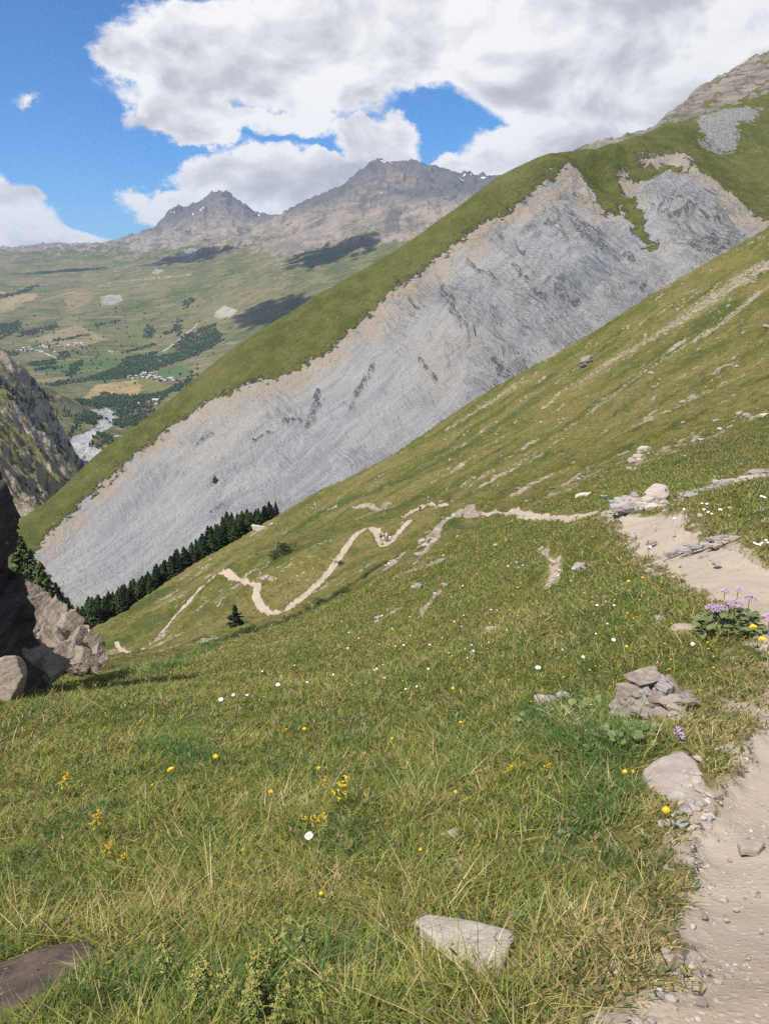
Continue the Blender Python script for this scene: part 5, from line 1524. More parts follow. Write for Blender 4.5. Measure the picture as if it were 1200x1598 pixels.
for (Q, w) in [lush_streaks[0][0]]:
    for i in range(60):
        j = TR.integers(0, len(Q) - 1); t = TR.uniform(); gq.append((Q[j] * (1 - t) + Q[j + 1] * t)[:2] + TR.normal(size=2) * w[j] * .6)
for i, q in enumerate(gq):
    r = math.hypot(*q); o = link('shrub', shrubs[i % 4]); s = TR.uniform(.35, .8) * min(1, r / 45); o.location = (q[0], q[1], float(near.z(q[0], q[1])) - .05); o.scale = (s * 1.4, s * 1.4, s * .75); o.rotation_euler = (0, 0, TR.uniform(0, 6))
    tag(o, 'low green shrub in the gully between the meadow and the zigzag trail', 'shrub', 'shrubs along the gully')

# conifers on the rocky mountainside
small_cr = [conifer_crown('crown', 141 + k, 26, 9, .24, .2, .04, .3, .075) for k in range(4)]
spots = []
for (u0, v0, u1, v1, n_, sp) in [(2, 582, 8, 610, 7, 5), (14, 597, 34, 622, 12, 5), (36, 612, 50, 640, 6, 6), (55, 596, 82, 626, 22, 4), (40, 640, 82, 690, 20, 5), (66, 616, 112, 650, 30, 4.5), (80, 640, 110, 668, 14, 7), (100, 642, 150, 664, 26, 5), (86, 690, 136, 732, 44, 6), (96, 708, 132, 738, 26, 4), (10, 620, 30, 650, 8, 6), (30, 735, 66, 770, 5, 9), (50, 690, 70, 720, 8, 7), (90, 668, 108, 690, 10, 6), (0, 690, 40, 760, 6, 12)]:
    for i in range(n_):
        t = TR.uniform(); spots.append((u0 + (u1 - u0) * t + TR.normal() * sp, v0 + (v1 - v0) * t + TR.normal() * sp * .7))
spots = np.array(spots)
Q = left.pick(spots[:, 0], spots[:, 1], 700, 2300, 300)
for i, q in enumerate(Q):
    r = math.hypot(q[0], q[1])
    zl = float(left.z(q[0], q[1]))
    if r > 2280:
        q = far.pick(spots[i, 0], spots[i, 1], 1500, 4000, 300)[0]; zl = float(far.z(q[0], q[1]))
    o = make_tree('conifer', small_cr[i % 4], trunk0, M_NEEDLE, M_BARK, 'dark conifer among scattered others on the rocky mountainside', 'tree', 'conifers on the rocky mountainside', (q[0], q[1], zl - .5), TR.uniform(7, 13.5), TR.uniform(.9, 1.4), TR.uniform(0, 6))

# woods on the valley floor, read as one mass, and single trees in the fields
wood_regions = [plan(q, **VAL)[:, :2] for q in (
    [(112, 622), (160, 614), (225, 617), (262, 610), (270, 612), (235, 645), (192, 668), (172, 664), (187, 656), (183, 643), (165, 635), (128, 634)], [(145, 690), (153, 677), (168, 676), (184, 684), (180, 694), (165, 702), (150, 698)],
    [(62, 600), (100, 595), (150, 586), (190, 570), (196, 557), (240, 549), (250, 556), (310, 540), (345, 520), (350, 532), (300, 560), (262, 570), (230, 584), (180, 592), (120, 598), (86, 604)],
    [(118, 655), (140, 640), (158, 652), (152, 660), (120, 672), (108, 680)], [(255, 612), (292, 588), (300, 580), (305, 592), (275, 612)], [(272, 545), (282, 525), (330, 505), (340, 512), (345, 525), (300, 545)],
    [(272, 508), (276, 495), (283, 496), (284, 520), (278, 525)], [(225, 515), (232, 508), (240, 516), (236, 530), (226, 528)], [(0, 507), (30, 500), (30, 516), (0, 530)], [(30, 518), (90, 505), (92, 510), (30, 525)], [(105, 582), (112, 568), (128, 562), (128, 572), (112, 588)], [(40, 566), (90, 562), (90, 568), (50, 573)],
    [(60, 575), (100, 571), (100, 574), (60, 579)], [(190, 548), (240, 535), (242, 539), (192, 552)], [(255, 520), (275, 511), (277, 516), (256, 525)], [(85, 530), (140, 521), (140, 524), (85, 534)], [(0, 545), (30, 551), (30, 556), (0, 551)], [(285, 472), (300, 462), (304, 470), (290, 482)], [(150, 506), (186, 499), (187, 502), (150, 510)], [(0, 462), (60, 446), (62, 449), (0, 467)],
    [(88, 556), (100, 549), (112, 551), (110, 556), (92, 562)])]
wC = []
for poly in wood_regions:
    a0, a1 = poly.min(0), poly.max(0)
    area = (a1 - a0).prod()
    n_ = int(min(max(area / 70, 60), 16000))
    c = TR.uniform(a0, a1, (n_, 2))
    sdv = poly_sd(c[:, 0], c[:, 1], poly) + fbm(c[:, 0] / 60, c[:, 1] / 60, 241, 3) * 50
    dn = fbm(c[:, 0] / 35, c[:, 1] / 35, 243, 2)
    wC.append(c[(sdv < 0) & (dn > -.28)])
wC = np.vstack(wC)
print('wood trees', len(wC))
if len(wC) > 14000:
    wC = wC[TR.permutation(len(wC))[:14000]]
wz = far.z(wC[:, 0], wC[:, 1])
V1, F1 = ICO[1]
N = len(wC)
hh = TR.uniform(5, 12, N)
Vw = np.repeat(V1[None], N, 0) * (1 + TR.uniform(-.3, .3, (N, len(V1), 1)))
up = V1[None, :, 2]
taper = 1 - .55 * np.clip(up, 0, 1) * TR.uniform(0, 1, (N, 1))
Vw[..., :2] *= (taper * (hh * TR.uniform(.28, .5, N))[:, None])[..., None]
Vw[..., 2] = Vw[..., 2] * (hh * .5)[:, None] + (hh * .45)[:, None]
Vw += np.concatenate([wC, wz[:, None]], 1)[:, None, :]
wcol = np.array([[.024, .042, .018], [.034, .056, .022], [.046, .068, .026], [.03, .05, .026]])[TR.integers(0, 4, N)] * TR.uniform(.8, 1.25, (N, 1))
nW = NT('woods'); m_w = nW.out(nW.attr('col', 'Color'), .9, spec=.05)
tag(link('woods', mesh_np('woods', Vw.reshape(-1, 3), (F1[None] + (np.arange(N) * len(V1))[:, None, None]).reshape(-1, 3), {'col': np.repeat(wcol, len(V1), 0)}, smooth=False), m_w), 'dark green woods filling the valley floor along the river', 'woods', kind='stuff')


def leafy_crown(seed, n=260):
    r = np.random.default_rng(seed)
    dv = r.normal(size=(n, 3)); dv /= np.linalg.norm(dv, axis=1)[:, None]
    C = dv * r.uniform(.6, 1, (n, 1)) ** .5 * (.36, .36, .34) * (1 + .25 * noise3(dv, 2.5, seed)[:, None]) + (0, 0, .62)
    a = r.normal(size=(n, 3)); a /= np.linalg.norm(a, axis=1)[:, None]
    b = np.cross(a, r.normal(size=(n, 3))); b /= np.linalg.norm(b, axis=1)[:, None]
    s = r.uniform(.05, .10, (n, 1))
    return quads_mesh('crown', C, a * s, b * s)


lc = [leafy_crown(151 + k) for k in range(3)]
sp2 = [(188, 606), (222, 607), (165, 598), (125, 497), (180, 505), (150, 560), (205, 545), (157, 569), (236, 585), (300, 555), (198, 522), (214, 480), (120, 549), (270, 505), (240, 497), (262, 565), (112, 590), (140, 576), (170, 560), (328, 543), (310, 520), (330, 470), (300, 478), (60, 525), (100, 520), (75, 536), (20, 548), (250, 470), (352, 500), (205, 583)]
sp2 += [(TR.uniform(20, 340), TR.uniform(470, 590)) for _ in range(120)] + [(TR.uniform(20, 150), TR.uniform(540, 556)) for _ in range(30)] + [(TR.uniform(205, 285), TR.uniform(585, 602)) for _ in range(14)]
sp2 = np.array(sp2)
Q = far.pick(sp2[:, 0], sp2[:, 1], 1500, 9000, 400)
Q[:, 2] = far.z(Q[:, 0], Q[:, 1])
for i, q in enumerate(Q):
    make_tree('tree', lc[i % 3], trunk0, M_LEAF, M_BARK, 'round dark tree standing among the fields of the valley', 'tree', 'single trees in the valley fields', tuple(q - np.array([0, 0, .4])), TR.uniform(7, 13), TR.uniform(.9, 1.35), TR.uniform(0, 6))

# ------------------------------------------------------------------ houses far down the valley
M_WALL = plain('house_wall', (.36, .33, .285), .9, .2, .3); M_ROOF = plain('slate_roof', (.22, .21, .21), .7, .25, .4); M_TIN = plain('pale_roof', (.40, .385, .365), .5, .15, .4); M_WOOD = plain('timber', (.20, .12, .08), .8, .3, .5); M_PANE = plain('window_pane', (.06, .07, .08), .2, .1, 1)


def box_bm(bm, x0, x1, y0, y1, z0, z1):
    r = bmesh.ops.create_cube(bm, size=1)
    for v in r['verts']:
        v.co = Vector((x0 + (v.co.x + .5) * (x1 - x0), y0 + (v.co.y + .5) * (y1 - y0), z0 + (v.co.z + .5) * (z1 - z0)))


def bm_mesh(nm, bm):
    me = bpy.data.meshes.new(nm); bm.normal_update(); bm.to_mesh(me); bm.free(); return me


def house_meshes(L, W, H, R):
    bm = bmesh.new(); box_bm(bm, -L / 2, L / 2, -W / 2, W / 2, -2, H)
    for s in (-1, 1):       # gables
        vs = [bm.verts.new((s * L / 2, -W / 2, H)), bm.verts.new((s * L / 2, W / 2, H)), bm.verts.new((s * L / 2, 0, H + R - .25))]
        bm.faces.new(vs if s > 0 else vs[::-1])
    wall = bm_mesh('wall', bm)
    bm = bmesh.new()
    o, th = .7, .25
    for s in (-1, 1):
        k = R / (W / 2)
        pts = [(-L / 2 - o, 0, H + R), (L / 2 + o, 0, H + R), (L / 2 + o, s * (W / 2 + o), H - k * o), (-L / 2 - o, s * (W / 2 + o), H - k * o)]
        lo = [bm.verts.new(p) for p in pts]; hi = [bm.verts.new((p[0], p[1], p[2] + th)) for p in pts]
        bm.faces.new(lo); bm.faces.new(hi[::-1])
        for a in range(4):
            bm.faces.new((lo[a], hi[a], hi[(a + 1) % 4], lo[(a + 1) % 4]))
    bmesh.ops.recalc_face_normals(bm, faces=bm.faces)
    roof = bm_mesh('roof', bm)
    bm = bmesh.new()
    for i in range(3):
        for z in (1.2, 4.0)[:1 + (H > 5)]:
            xx = -L / 2 + L * (i + .5) / 3
            box_bm(bm, xx - .55, xx + .55, -W / 2 - .05, -W / 2 + .1, z, z + 1.3)
    return wall, roof, bm_mesh('window', bm)


hm = [house_meshes(11, 8, 5.5, 3), house_meshes(15, 9, 6, 3.4), house_meshes(9, 7, 5, 2.8), house_meshes(20, 10, 7, 3.6)]


def house(pos, k, rz, roofm, label, group, s=1.0):
    e = empty('house', pos, rz); e.scale = (s, s, s); tag(e, label, 'house', group)
    w_, r_, p_ = hm[k]
    link('wall', w_, M_WALL, e); link('window', p_, M_PANE, e)
    r_ = r_.copy(); r_.materials.clear()
    link('roof', r_, roofm, e)


v1 = [(203, 589), (208, 592), (213, 588), (217, 591), (221, 586), (224, 590), (228, 587), (231, 591), (235, 588), (238, 592), (241, 588), (244, 591), (247, 595), (250, 590), (253, 593), (256, 590), (258, 595), (262, 592), (265, 596), (268, 592), (271, 595), (274, 593), (226, 584), (236, 584), (246, 586)]
v2 = [(28, 546), (33, 548), (38, 545), (42, 548), (46, 544), (50, 547), (55, 545), (58, 549), (62, 543), (65, 546), (69, 542), (73, 545), (77, 543), (81, 546), (66, 551), (88, 545), (92, 542), (108, 541), (112, 538), (116, 541), (120, 538), (124, 540), (128, 538), (131, 541), (104, 544), (86, 551)]
v3 = [(138, 548), (176, 549), (172, 548), (134, 549)]
for vl, nm, sc_ in ((v1, 'village beside the golden field', 1.05), (v2, 'upper village across the valley', 1.0), (v3, 'farm between the two villages', 1.1)):
    Q = far.pick(*np.array(vl, float).T, 1500, 9000, 500)
    for i, q in enumerate(Q):
        house((q[0], q[1], float(far.z(q[0], q[1]))), int(TR.integers(0, 4)), TR.uniform(-.5, .5) + (i % 3 == 0) * 1.5, [M_ROOF, M_TIN, M_TIN][i % 3], f'small pale house with a pitched roof in the {nm}', f'houses of the {nm}', sc_)
for (u, v, k, rz, rm, s, lb) in [(243, 627, 3, .15, M_TIN, 1.15, 'large pale-roofed lodge at the wood edge beside the spur'), (233, 629, 1, .1, M_WOOD, .9, 'brown-roofed barn beside the pale-roofed lodge'), (244, 632, 0, .1, M_TIN, .9, 'small white house in front of the pale-roofed lodge'), (217, 631, 2, .3, M_TIN, .9, 'white cabin in the woods away from the lodge')]:
    q = far.pick(u, v, 1500, 9000, 500)[0]
    house((q[0], q[1], float(far.z(q[0], q[1])) + 1), k, rz, rm, lb, 'hamlet at the wood edge', s)
# ------------------------------------------------------------------ flowers
M_STEM = plain('stem', (.09, .12, .035), .7, .2, 20); M_PETAL = plain('white_petal', (.80, .80, .77), .6, .08, 30); M_DISC = plain('yellow_disc', (.72, .46, .02), .7, .15, 60); M_YEL = plain('yellow_petal', (.70, .45, .02), .6, .12, 40)
M_PURP = plain('purple_bloom', (.42, .29, .42), .7, .25, 60); M_LIL = plain('lilac_bloom', (.36, .29, .46), .7, .2, 60); M_BLEAF = plain('broad_leaf', (.115, .145, .050), .55, .3, 10, .35); M_LIME = plain('lime_bloom', (.30, .28, .075), .7, .3, 40)
FR = np.random.default_rng(23)


def stem_mesh(h, r, bend=.15, n=5):
    zs = np.linspace(-.03, h, 6)
    V = [[math.cos(2 * PI * i / n) * r + bend * h * (max(z, 0) / h) ** 2, math.sin(2 * PI * i / n) * r, z] for z in zs for i in range(n)]
    i = np.arange(6 * n).reshape(6, n); j = np.roll(i, -1, 1)
    return mesh_np('stem', np.array(V), np.stack([i[:-1], j[:-1], j[1:], i[1:]], -1).reshape(-1, 4))


def petals_mesh(nm, n, r0, r1, w, cup, layers=1, seed=0):
    r = np.random.default_rng(seed)
    V, Fq = [], []
    for l in range(layers):
        for i in range(n):
            a = 2 * PI * (i + .5 * l) / n + r.normal() * .06
            rr1 = r1 * (1 - .22 * l) * r.uniform(.9, 1.08); ww = w * r.uniform(.85, 1.1)
            ca, sa = math.cos(a), math.sin(a)
            b = len(V)
            for t, k in ((0, .45), (.45, 1), (.85, .95), (1, .45)):
                rad = r0 + (rr1 - r0) * t
                zz = cup * t * t * r1 + .002 * l
                for s in (-1, 1):
                    V.append((ca * rad - sa * s * ww * k / 2, sa * rad + ca * s * ww * k / 2, zz))
            for q in range(3):
                Fq.append((b + 2 * q, b + 2 * q + 1, b + 2 * q + 3, b + 2 * q + 2))
    return mesh_np(nm, np.array(V), np.array(Fq))


def disc_mesh(r, h):
    V, Fc = ICO[2]
    V = V * (r, r, h)
    return mesh_np('centre', V, Fc)


H_D = .17
dm = dict(stem=stem_mesh(H_D, .0013, .12), petals=petals_mesh('petals', 17, .006, .0215, .0072, -.05, 1, 3), centre=disc_mesh(.0078, .004))
ym = dict(stem=stem_mesh(H_D, .0012, .12), petals=petals_mesh('petals', 18, .001, .019, .006, .28, 3, 5), centre=disc_mesh(.006, .004))


def flower(name, M, mats, pos, scale, tilt, rz, label, group, hs=1.0):
    e = empty(name, pos, rz); e.scale = (scale, scale, scale); tag(e, label, 'flower', group)
    st = link('stem', M['stem'], mats[0], e); st.scale = (1, 1, hs)
    top = (.12 * H_D, 0, H_D * hs)
    for k, m in (('petals', mats[1]), ('centre', mats[2])):
        o = link(k, M[k], m, e); o.location = top; o.rotation_euler = (tilt[0], tilt[1], 0)
    return e


def place_flower(name, M, mats, u, v, wpx, label, group, rad=.0215, maxs=1.5):
    """the head stands at pixel (u,v); its foot is on the ground a little below it"""
    q = at(u, v + 2)[0]
    dep = q[1] * CP - q[2] * SP
    s = .88 * min(max(wpx * dep / F / (2 * rad), .5), maxs)
    foot = at(u, v + .62 * H_D * s * F / dep)[0]
    foot[0] -= .12 * H_D * s
    flower(name, M, mats, tuple(foot), s, (FR.uniform(.1, .5), FR.uniform(-.4, .1)), FR.uniform(-.4, .4), label, group, FR.uniform(.85, 1.15))


daisy_named = [(484, 1311, 14, 'white daisy with a yellow centre standing alone, nearest of the daisies'), (347, 1098, 8, 'largest of the white daisies at the far edge of the near meadow'), (366, 1090, 6, 'white daisy just beside the largest one at the meadow edge'), (387, 1089, 5, 'small white daisy last in a line of three at the meadow edge'), (435, 1079, 7, 'white daisy by itself uphill of the line of three'),
               (837, 1056, 10, 'white daisy well downhill of the stone heap'), (1078, 1011, 7, 'white flower above the tan stone by the purple plant'), (908, 1034, 6, 'white daisy above and downhill of the stone heap'), (955, 1004, 7, 'white daisy in the grass below the yellow patch'), (930, 950, 5, 'white daisy next to the yellow patch below the trail')]
for (u, v, w_, lb) in daisy_named:
    place_flower('daisy', dm, (M_STEM, M_PETAL, M_DISC), u, v, w_, lb, None, maxs=1.7)
dl = [(588, 1046), (598, 1043), (585, 1048), (633, 1077), (650, 1073), (668, 1048), (720, 980), (723, 963), (708, 973), (790, 986), (735, 1012), (738, 1018), (725, 1014), (617, 1010), (630, 1012), (665, 1030), (670, 1010), (762, 1005), (836, 939), (838, 946), (890, 910), (805, 880), (815, 885), (792, 887), (545, 990), (560, 1000), (612, 985), (640, 995), (690, 1000), (700, 1022), (775, 955), (812, 912), (870, 900), (600, 1060), (520, 1060), (480, 1070), (410, 1050), (460, 1040)]
dl += [(FR.uniform(480, 960), FR.uniform(900, 1060)) for _ in range(16)]
for (u, v) in dl:
    place_flower('daisy', dm, (M_STEM, M_PETAL, M_DISC), u, v, FR.uniform(2.0, 3.8), 'small white daisy among many dotting the middle of the meadow', 'daisies across the middle meadow', maxs=1.5)
for (u, v) in [(1065, 800), (1093, 790), (1100, 792), (1102, 806), (1108, 808), (1122, 802), (1190, 783), (1178, 854), (1182, 857), (1186, 852), (1195, 852), (1050, 815), (1013, 861), (1192, 850), (1120, 800), (1096, 800), (1185, 778), (1175, 851)]:
    place_flower('daisy', dm, (M_STEM, M_PETAL, M_DISC), u, v, 5, 'white daisy on the grassy bank uphill of the trail', 'daisies on the bank above the trail', maxs=1.3)
yel = [(272, 1212, 12, 'bright yellow flower by itself, largest of the near meadow'), (339, 1194, 8, 'yellow flower above and uphill of the largest one'), (424, 1243, 7, 'yellow flower above the sprawling yellow spike'), (1033, 1277, 12, 'bright yellow flower between the grass and the rubbly earth bank'), (1168, 996, 11, 'yellow flower beneath the purple plant, upper of two'), (1182, 1012, 12, 'yellow flower beneath the purple plant, lower of two'), (972, 1213, 8, 'yellow flower in the deep green grass below the stone heap'), (476, 1146, 6, 'small yellow flower beyond the near tufts'), (1000, 907, 5, 'orange-yellow flower at the trail edge'), (975, 1017, 6, 'yellow flower between the white daisy and the heap'), (986, 1208, 5, 'tiny yellow flower beside the deep green grass'), (240, 1230, 5, 'tiny yellow flower downhill of the largest yellow one'), (1055, 905, 6, 'orange flower near the lower trail border'), (612, 1160, 5, 'tiny yellow flower midway up the near meadow')]
for (u, v, w_, lb) in yel:
    place_flower('yellow_flower', ym, (M_STEM, M_YEL, M_YEL), u, v, w_, lb, None, .019, 1.9)
yy = [(FR.normal(945, 55), FR.normal(935, 22)) for _ in range(36)] + [(FR.normal(835, 25), FR.normal(960, 22)) for _ in range(18)] + [(FR.uniform(30, 470), FR.uniform(1085, 1150)) for _ in range(10)] + [(FR.uniform(500, 1000), FR.uniform(960, 1120)) for _ in range(26)] + [(FR.normal(1075, 35), FR.normal(1030, 14)) for _ in range(12)]
for (u, v) in yy:
    if not 5 < u < 1150:
        continue
    place_flower('yellow_flower', ym, (M_STEM, M_YEL, M_YEL), u, v, FR.uniform(1.5, 3.2), 'small yellow flower among the scattered ones below the trail and over the meadow', 'small yellow flowers in the meadow', .019, 1.1)


def florets(nm, pts, s, seed):
    V1, F1 = ICO[1]
    r = np.random.default_rng(seed)
    pts = np.array(pts); n = len(pts)
    V = V1[None] * (r.uniform(.6, 1.2, (n, 1, 1)) * s) * (1 + r.uniform(-.3, .3, (n, len(V1), 1))) + pts[:, None]
    return mesh_np(nm, V.reshape(-1, 3), (F1[None] + (np.arange(n) * len(V1))[:, None, None]).reshape(-1, 3), smooth=False)


def spike(seed, h=.22, n=150, s=.0034, w=.035, lean=.2):
    """a bedstraw stalk: thin stem carrying short side sprays of tiny florets"""
    r = np.random.default_rng(seed)
    pts = []
    for k in range(16):
        t = .42 + .58 * (k / 15)
        a = k * 2.4; L = w * (1.15 - t) * 1.6 + .006
        for _ in range(n // 16):
            q = r.uniform(.2, 1)
            pts.append((lean * h * t * t + math.cos(a) * L * q + r.normal() * .003, math.sin(a) * L * q + r.normal() * .003, h * t + q * .012 + r.normal() * .003))
    return florets('blossom', pts, s, seed)


sp_m = [spike(k, w=.035, n=170) for k in range(5)]
sp_s = stem_mesh(.22, .0013, .2)
leafq = []


def whorl_leaves(seed, h=.2):
    r = np.random.default_rng(seed); n = 70
    z = r.uniform(.01, h * .85, n); a = r.uniform(0, 6.3, n); L = r.uniform(.010, .022, n)
    C = np.stack([.2 * h * (z / h) ** 2 + np.cos(a) * L, np.sin(a) * L, z], -1)
    A = np.stack([np.cos(a) * L, np.sin(a) * L, r.normal(0, .2, n) * L], -1)
    B_ = np.stack([-np.sin(a), np.cos(a), np.zeros(n)], -1) * .0022
    return quads_mesh('leaves', C, A, B_)


wl_ = [whorl_leaves(k) for k in range(3)]


def bedstraw(u, v, hpx, mb, label, group, k, name='bedstraw', lean=0.0):
    q = at(u, v)[0]; dep = q[1] * CP - q[2] * SP
    s = max(.5, hpx * dep / F / .22)
    foot = at(u, v + .5 * hpx)[0]
    e = empty(name, tuple(foot), FR.uniform(-1, 1) if not lean else 0); e.scale = (s, s, s); e.rotation_euler[1] = lean
    tag(e, label, 'plant', group)
    link('stem', sp_s, M_STEM, e); link('leaves', wl_[k % 3], M_STEM, e)
    b = sp_m[k % 5].copy(); b.materials.clear(); link('blossom', b, mb, e)


for k, (u, v, h, ln, lb) in enumerate([(522, 1240, 62, .1, 'tall bright yellow bedstraw spike, uphill one of a near pair'), (450, 1270, 58, .9, 'yellow bedstraw spike sprawling sideways, downhill one of a near pair'), (150, 1288, 52, 0, 'upright yellow bedstraw spike standing over a smaller one'), (160, 1330, 44, .2, 'smaller yellow bedstraw below the upright spike'), (182, 1342, 34, .3, 'faint yellow bedstraw beside the smaller one'), (98, 1225, 44, .1, 'yellow bedstraw alone toward the crag side of the meadow'), (795, 1195, 30, .6, 'short yellow bedstraw tuft below the reddish stone'), (427, 1138, 24, .8, 'small yellow bedstraw tuft beyond the near tufts'), (785, 1210, 20, .2, 'tiny yellow bedstraw next to the short tuft'), (838, 1203, 24, .4, 'thin yellow bedstraw uphill of the short tuft'), (510, 1225, 30, -.2, 'faint yellow stalk leaning against the tall bedstraw spike')]):
    bedstraw(u, v, h, M_YEL, lb, None, k, lean=ln)
for k in range(34):
    u, v = FR.normal(400, 58), FR.normal(1538, 34)
    bedstraw(u, v, FR.uniform(52, 92), M_LIME, 'stalk of the yellow-green bedstraw clump at the near edge of the meadow', 'yellow-green bedstraw clump', k, 'lime_bedstraw', FR.uniform(-.35, .5))
for k in range(16):
    u, v = FR.uniform(270, 620), FR.uniform(1190, 1460)
    bedstraw(u, v, FR.uniform(26, 44), M_LIME, 'thin yellow-green stalk among the tufts of the near meadow', 'scattered yellow-green bedstraw', k, 'lime_bedstraw', FR.uniform(-.3, .5))


# purple-flowered plant with broad leaves at the trail's edge
def leaf_mesh(nm, spots, seed):
    """heart-shaped leaves on short stalks: rows of (x,y,z,azimuth,size,pitch)"""
    V, Fq = [], []
    prof = [(0, .10), (.12, .62), (.3, 1.0), (.55, .86), (.8, .45), (1.0, .02)]
    for (x, y, z, a, s, pt) in spots:
        ca, sa = math.cos(a), math.sin(a); b = len(V)
        for t, w in prof:
            for k in (-1, 0, 1):
                lx, ly = t * s, k * w * s * .48
                lz = -abs(k) * -.10 * s * w + math.sin(t * 2.2) * .12 * s
                px, pz = lx * math.cos(pt) - lz * math.sin(pt), lx * math.sin(pt) + lz * math.cos(pt)
                V.append((x + ca * px - sa * ly, y + sa * px + ca * ly, z + pz))
        for q in range(len(prof) - 1):
            for k in (0, 1):
                i = b + q * 3 + k
                Fq.append((i, i + 1, i + 4, i + 3))
    return mesh_np(nm, np.array(V), np.array(Fq))


def purple_plant(pos, heads, nleaf, size, label, seed, mb=None, leafs=.085):
    r = np.random.default_rng(seed)
    e = empty('purple_plant', pos); tag(e, label, 'plant')
    sp = []
    for k in range(nleaf):
        a = r.uniform(0, 6.3); rad = size * math.sqrt(r.uniform(0, 1)) * .9
        sp.append((rad * math.cos(a), rad * math.sin(a) * .7, r.uniform(.03, .24) * (1 - .5 * rad / size) + .02, a + r.normal() * .8, leafs * r.uniform(.5, 1.2), r.uniform(-.5, .35)))
    link('leaves', leaf_mesh('leaves', sp, seed), M_BLEAF, e)
    for (x, y, z, w_) in heads:
        me = stem_mesh(z, .003, 0.0)
        st = link('stem', me, M_STEM, e); st.location = (x, y, 0)
        pts = []
        for k in range(int(130 * (w_ / .06) ** 1.2)):
            a = r.uniform(0, 6.3); q = math.sqrt(r.uniform())
            pts.append((x + math.cos(a) * q * w_, y + math.sin(a) * q * w_ * .8, z + .025 * (1 - q * q) + r.normal() * .006))
        link('blossom', florets('blossom', pts, .0062, int(seed + 100 * w_ + z * 1000)), mb or M_PURP, e)


q = at(1135, 992)[0]; dep = q[1] * CP - q[2] * SP
k_ = dep / F
purple_plant(tuple(q), [((1108 - 1135) * k_, 0, 46 * k_, 14 * k_), ((1122 - 1135) * k_, .02, 44 * k_, 9 * k_), ((1143 - 1135) * k_, .04, 50 * k_, 13 * k_), ((1130 - 1135) * k_, .10, 66 * k_, 6 * k_), ((1152 - 1135) * k_, .12, 66 * k_, 5 * k_), ((1168 - 1135) * k_, .08, 56 * k_, 10 * k_), ((1196 - 1135) * k_, 0, 30 * k_, 14 * k_)], 120, .30, 'broad-leaved plant with flat purple flower heads at the border of the trail', 51)
q = at(1055, 1160)[0]
purple_plant(tuple(q), [(0, 0, .07, .028), (.01, -.02, .05, .02)], 16, .05, 'small purple-flowered cushion between the stone heap and the earth bank', 52, leafs=.02)
# dock leaves at the foot of the heap
for k, (u, v, n_, sz_, lb) in enumerate([(900, 1115, 60, .24, 'patch of broad green leaves at the downhill foot of the stone heap'), (960, 1165, 70, .26, 'patch of broad green leaves in front of the stone heap'), (835, 1130, 34, .2, 'sparse broad green leaves below the reddish stone')]):
    q = at(u, v)[0]
    e = empty('leafy_plant', tuple(q)); tag(e, lb, 'plant')
    r = np.random.default_rng(600 + k)
    sp = []
    for i in range(n_):
        a = r.uniform(0, 6.3); rad = sz_ * math.sqrt(r.uniform())
        sp.append((rad * math.cos(a), rad * math.sin(a) * .8, r.uniform(.04, .11) + .0 * rad, r.uniform(0, 6.3), r.uniform(.03, .06), r.uniform(-.3, .8)))
    zz = near.z(q[0] + np.array([s_[0] for s_ in sp]), q[1] + np.array([s_[1] for s_ in sp])) - q[2]
    sp = [(a, b, c + z_, d_, e_, f_) for (a, b, c, d_, e_, f_), z_ in zip(sp, zz)]
    link('leaves', leaf_mesh('leaves', sp, k), M_BLEAF, e)
    me = stem_mesh(.06, .002, 0); link('stem', me, M_STEM, e)
for (u, v, lb) in [(656, 1336, 'pale violet bell flower near the brown stone'), (706, 1083, 'violet flower in the middle of the meadow'), (710, 1242, 'tiny lilac flower uphill of the tall yellow spike'), (718, 1132, 'pale lilac flower above the reddish stone'), (380, 1330, 'tiny lilac flower downhill of the lone daisy'), (502, 1402, 'pink-lilac flower below the lone daisy'), (498, 1203, 'dusky pink flower above the tall yellow spike'), (978, 915, 'lilac flower in the grass below the trail bend'), (448, 1285, 'pink flower beside the sprawling yellow spike')]:
    place_flower('lilac_flower', ym, (M_STEM, M_LIL, M_LIL), u, v, 5.5, lb, None, .019, 1.3)

# ------------------------------------------------------------------ hikers
def cloth(nm, c):
    return plain(nm, c, .85, .15, 30)


M_SKIN = plain('skin', (.50, .31, .22), .55, .1, 20)
J = dict(pelvis=(0, 0, .93), waist=(0, 0, 1.06), chest=(0, .01, 1.28), neck=(0, .0, 1.47), jaw=(0, .025, 1.55), head=(0, .01, 1.64), crown=(0, -.005, 1.73))


def skin_obj(nm, verts, edges, radii, mat, parent, root=0, sub=1):
    me = bpy.data.meshes.new(nm); me.from_pydata([Vector(v) for v in verts], edges, []); me.update()
    o = link(nm, me, mat, parent)
    md = o.modifiers.new('skin', 'SKIN'); md.use_smooth_shade = True
    sv = me.skin_vertices[0].data
    for i, r in enumerate(radii):
        sv[i].radius = (r, r) if not isinstance(r, tuple) else r
        sv[i].use_root = i == root
    s = o.modifiers.new('subdivision', 'SUBSURF'); s.levels = s.render_levels = sub
    return o


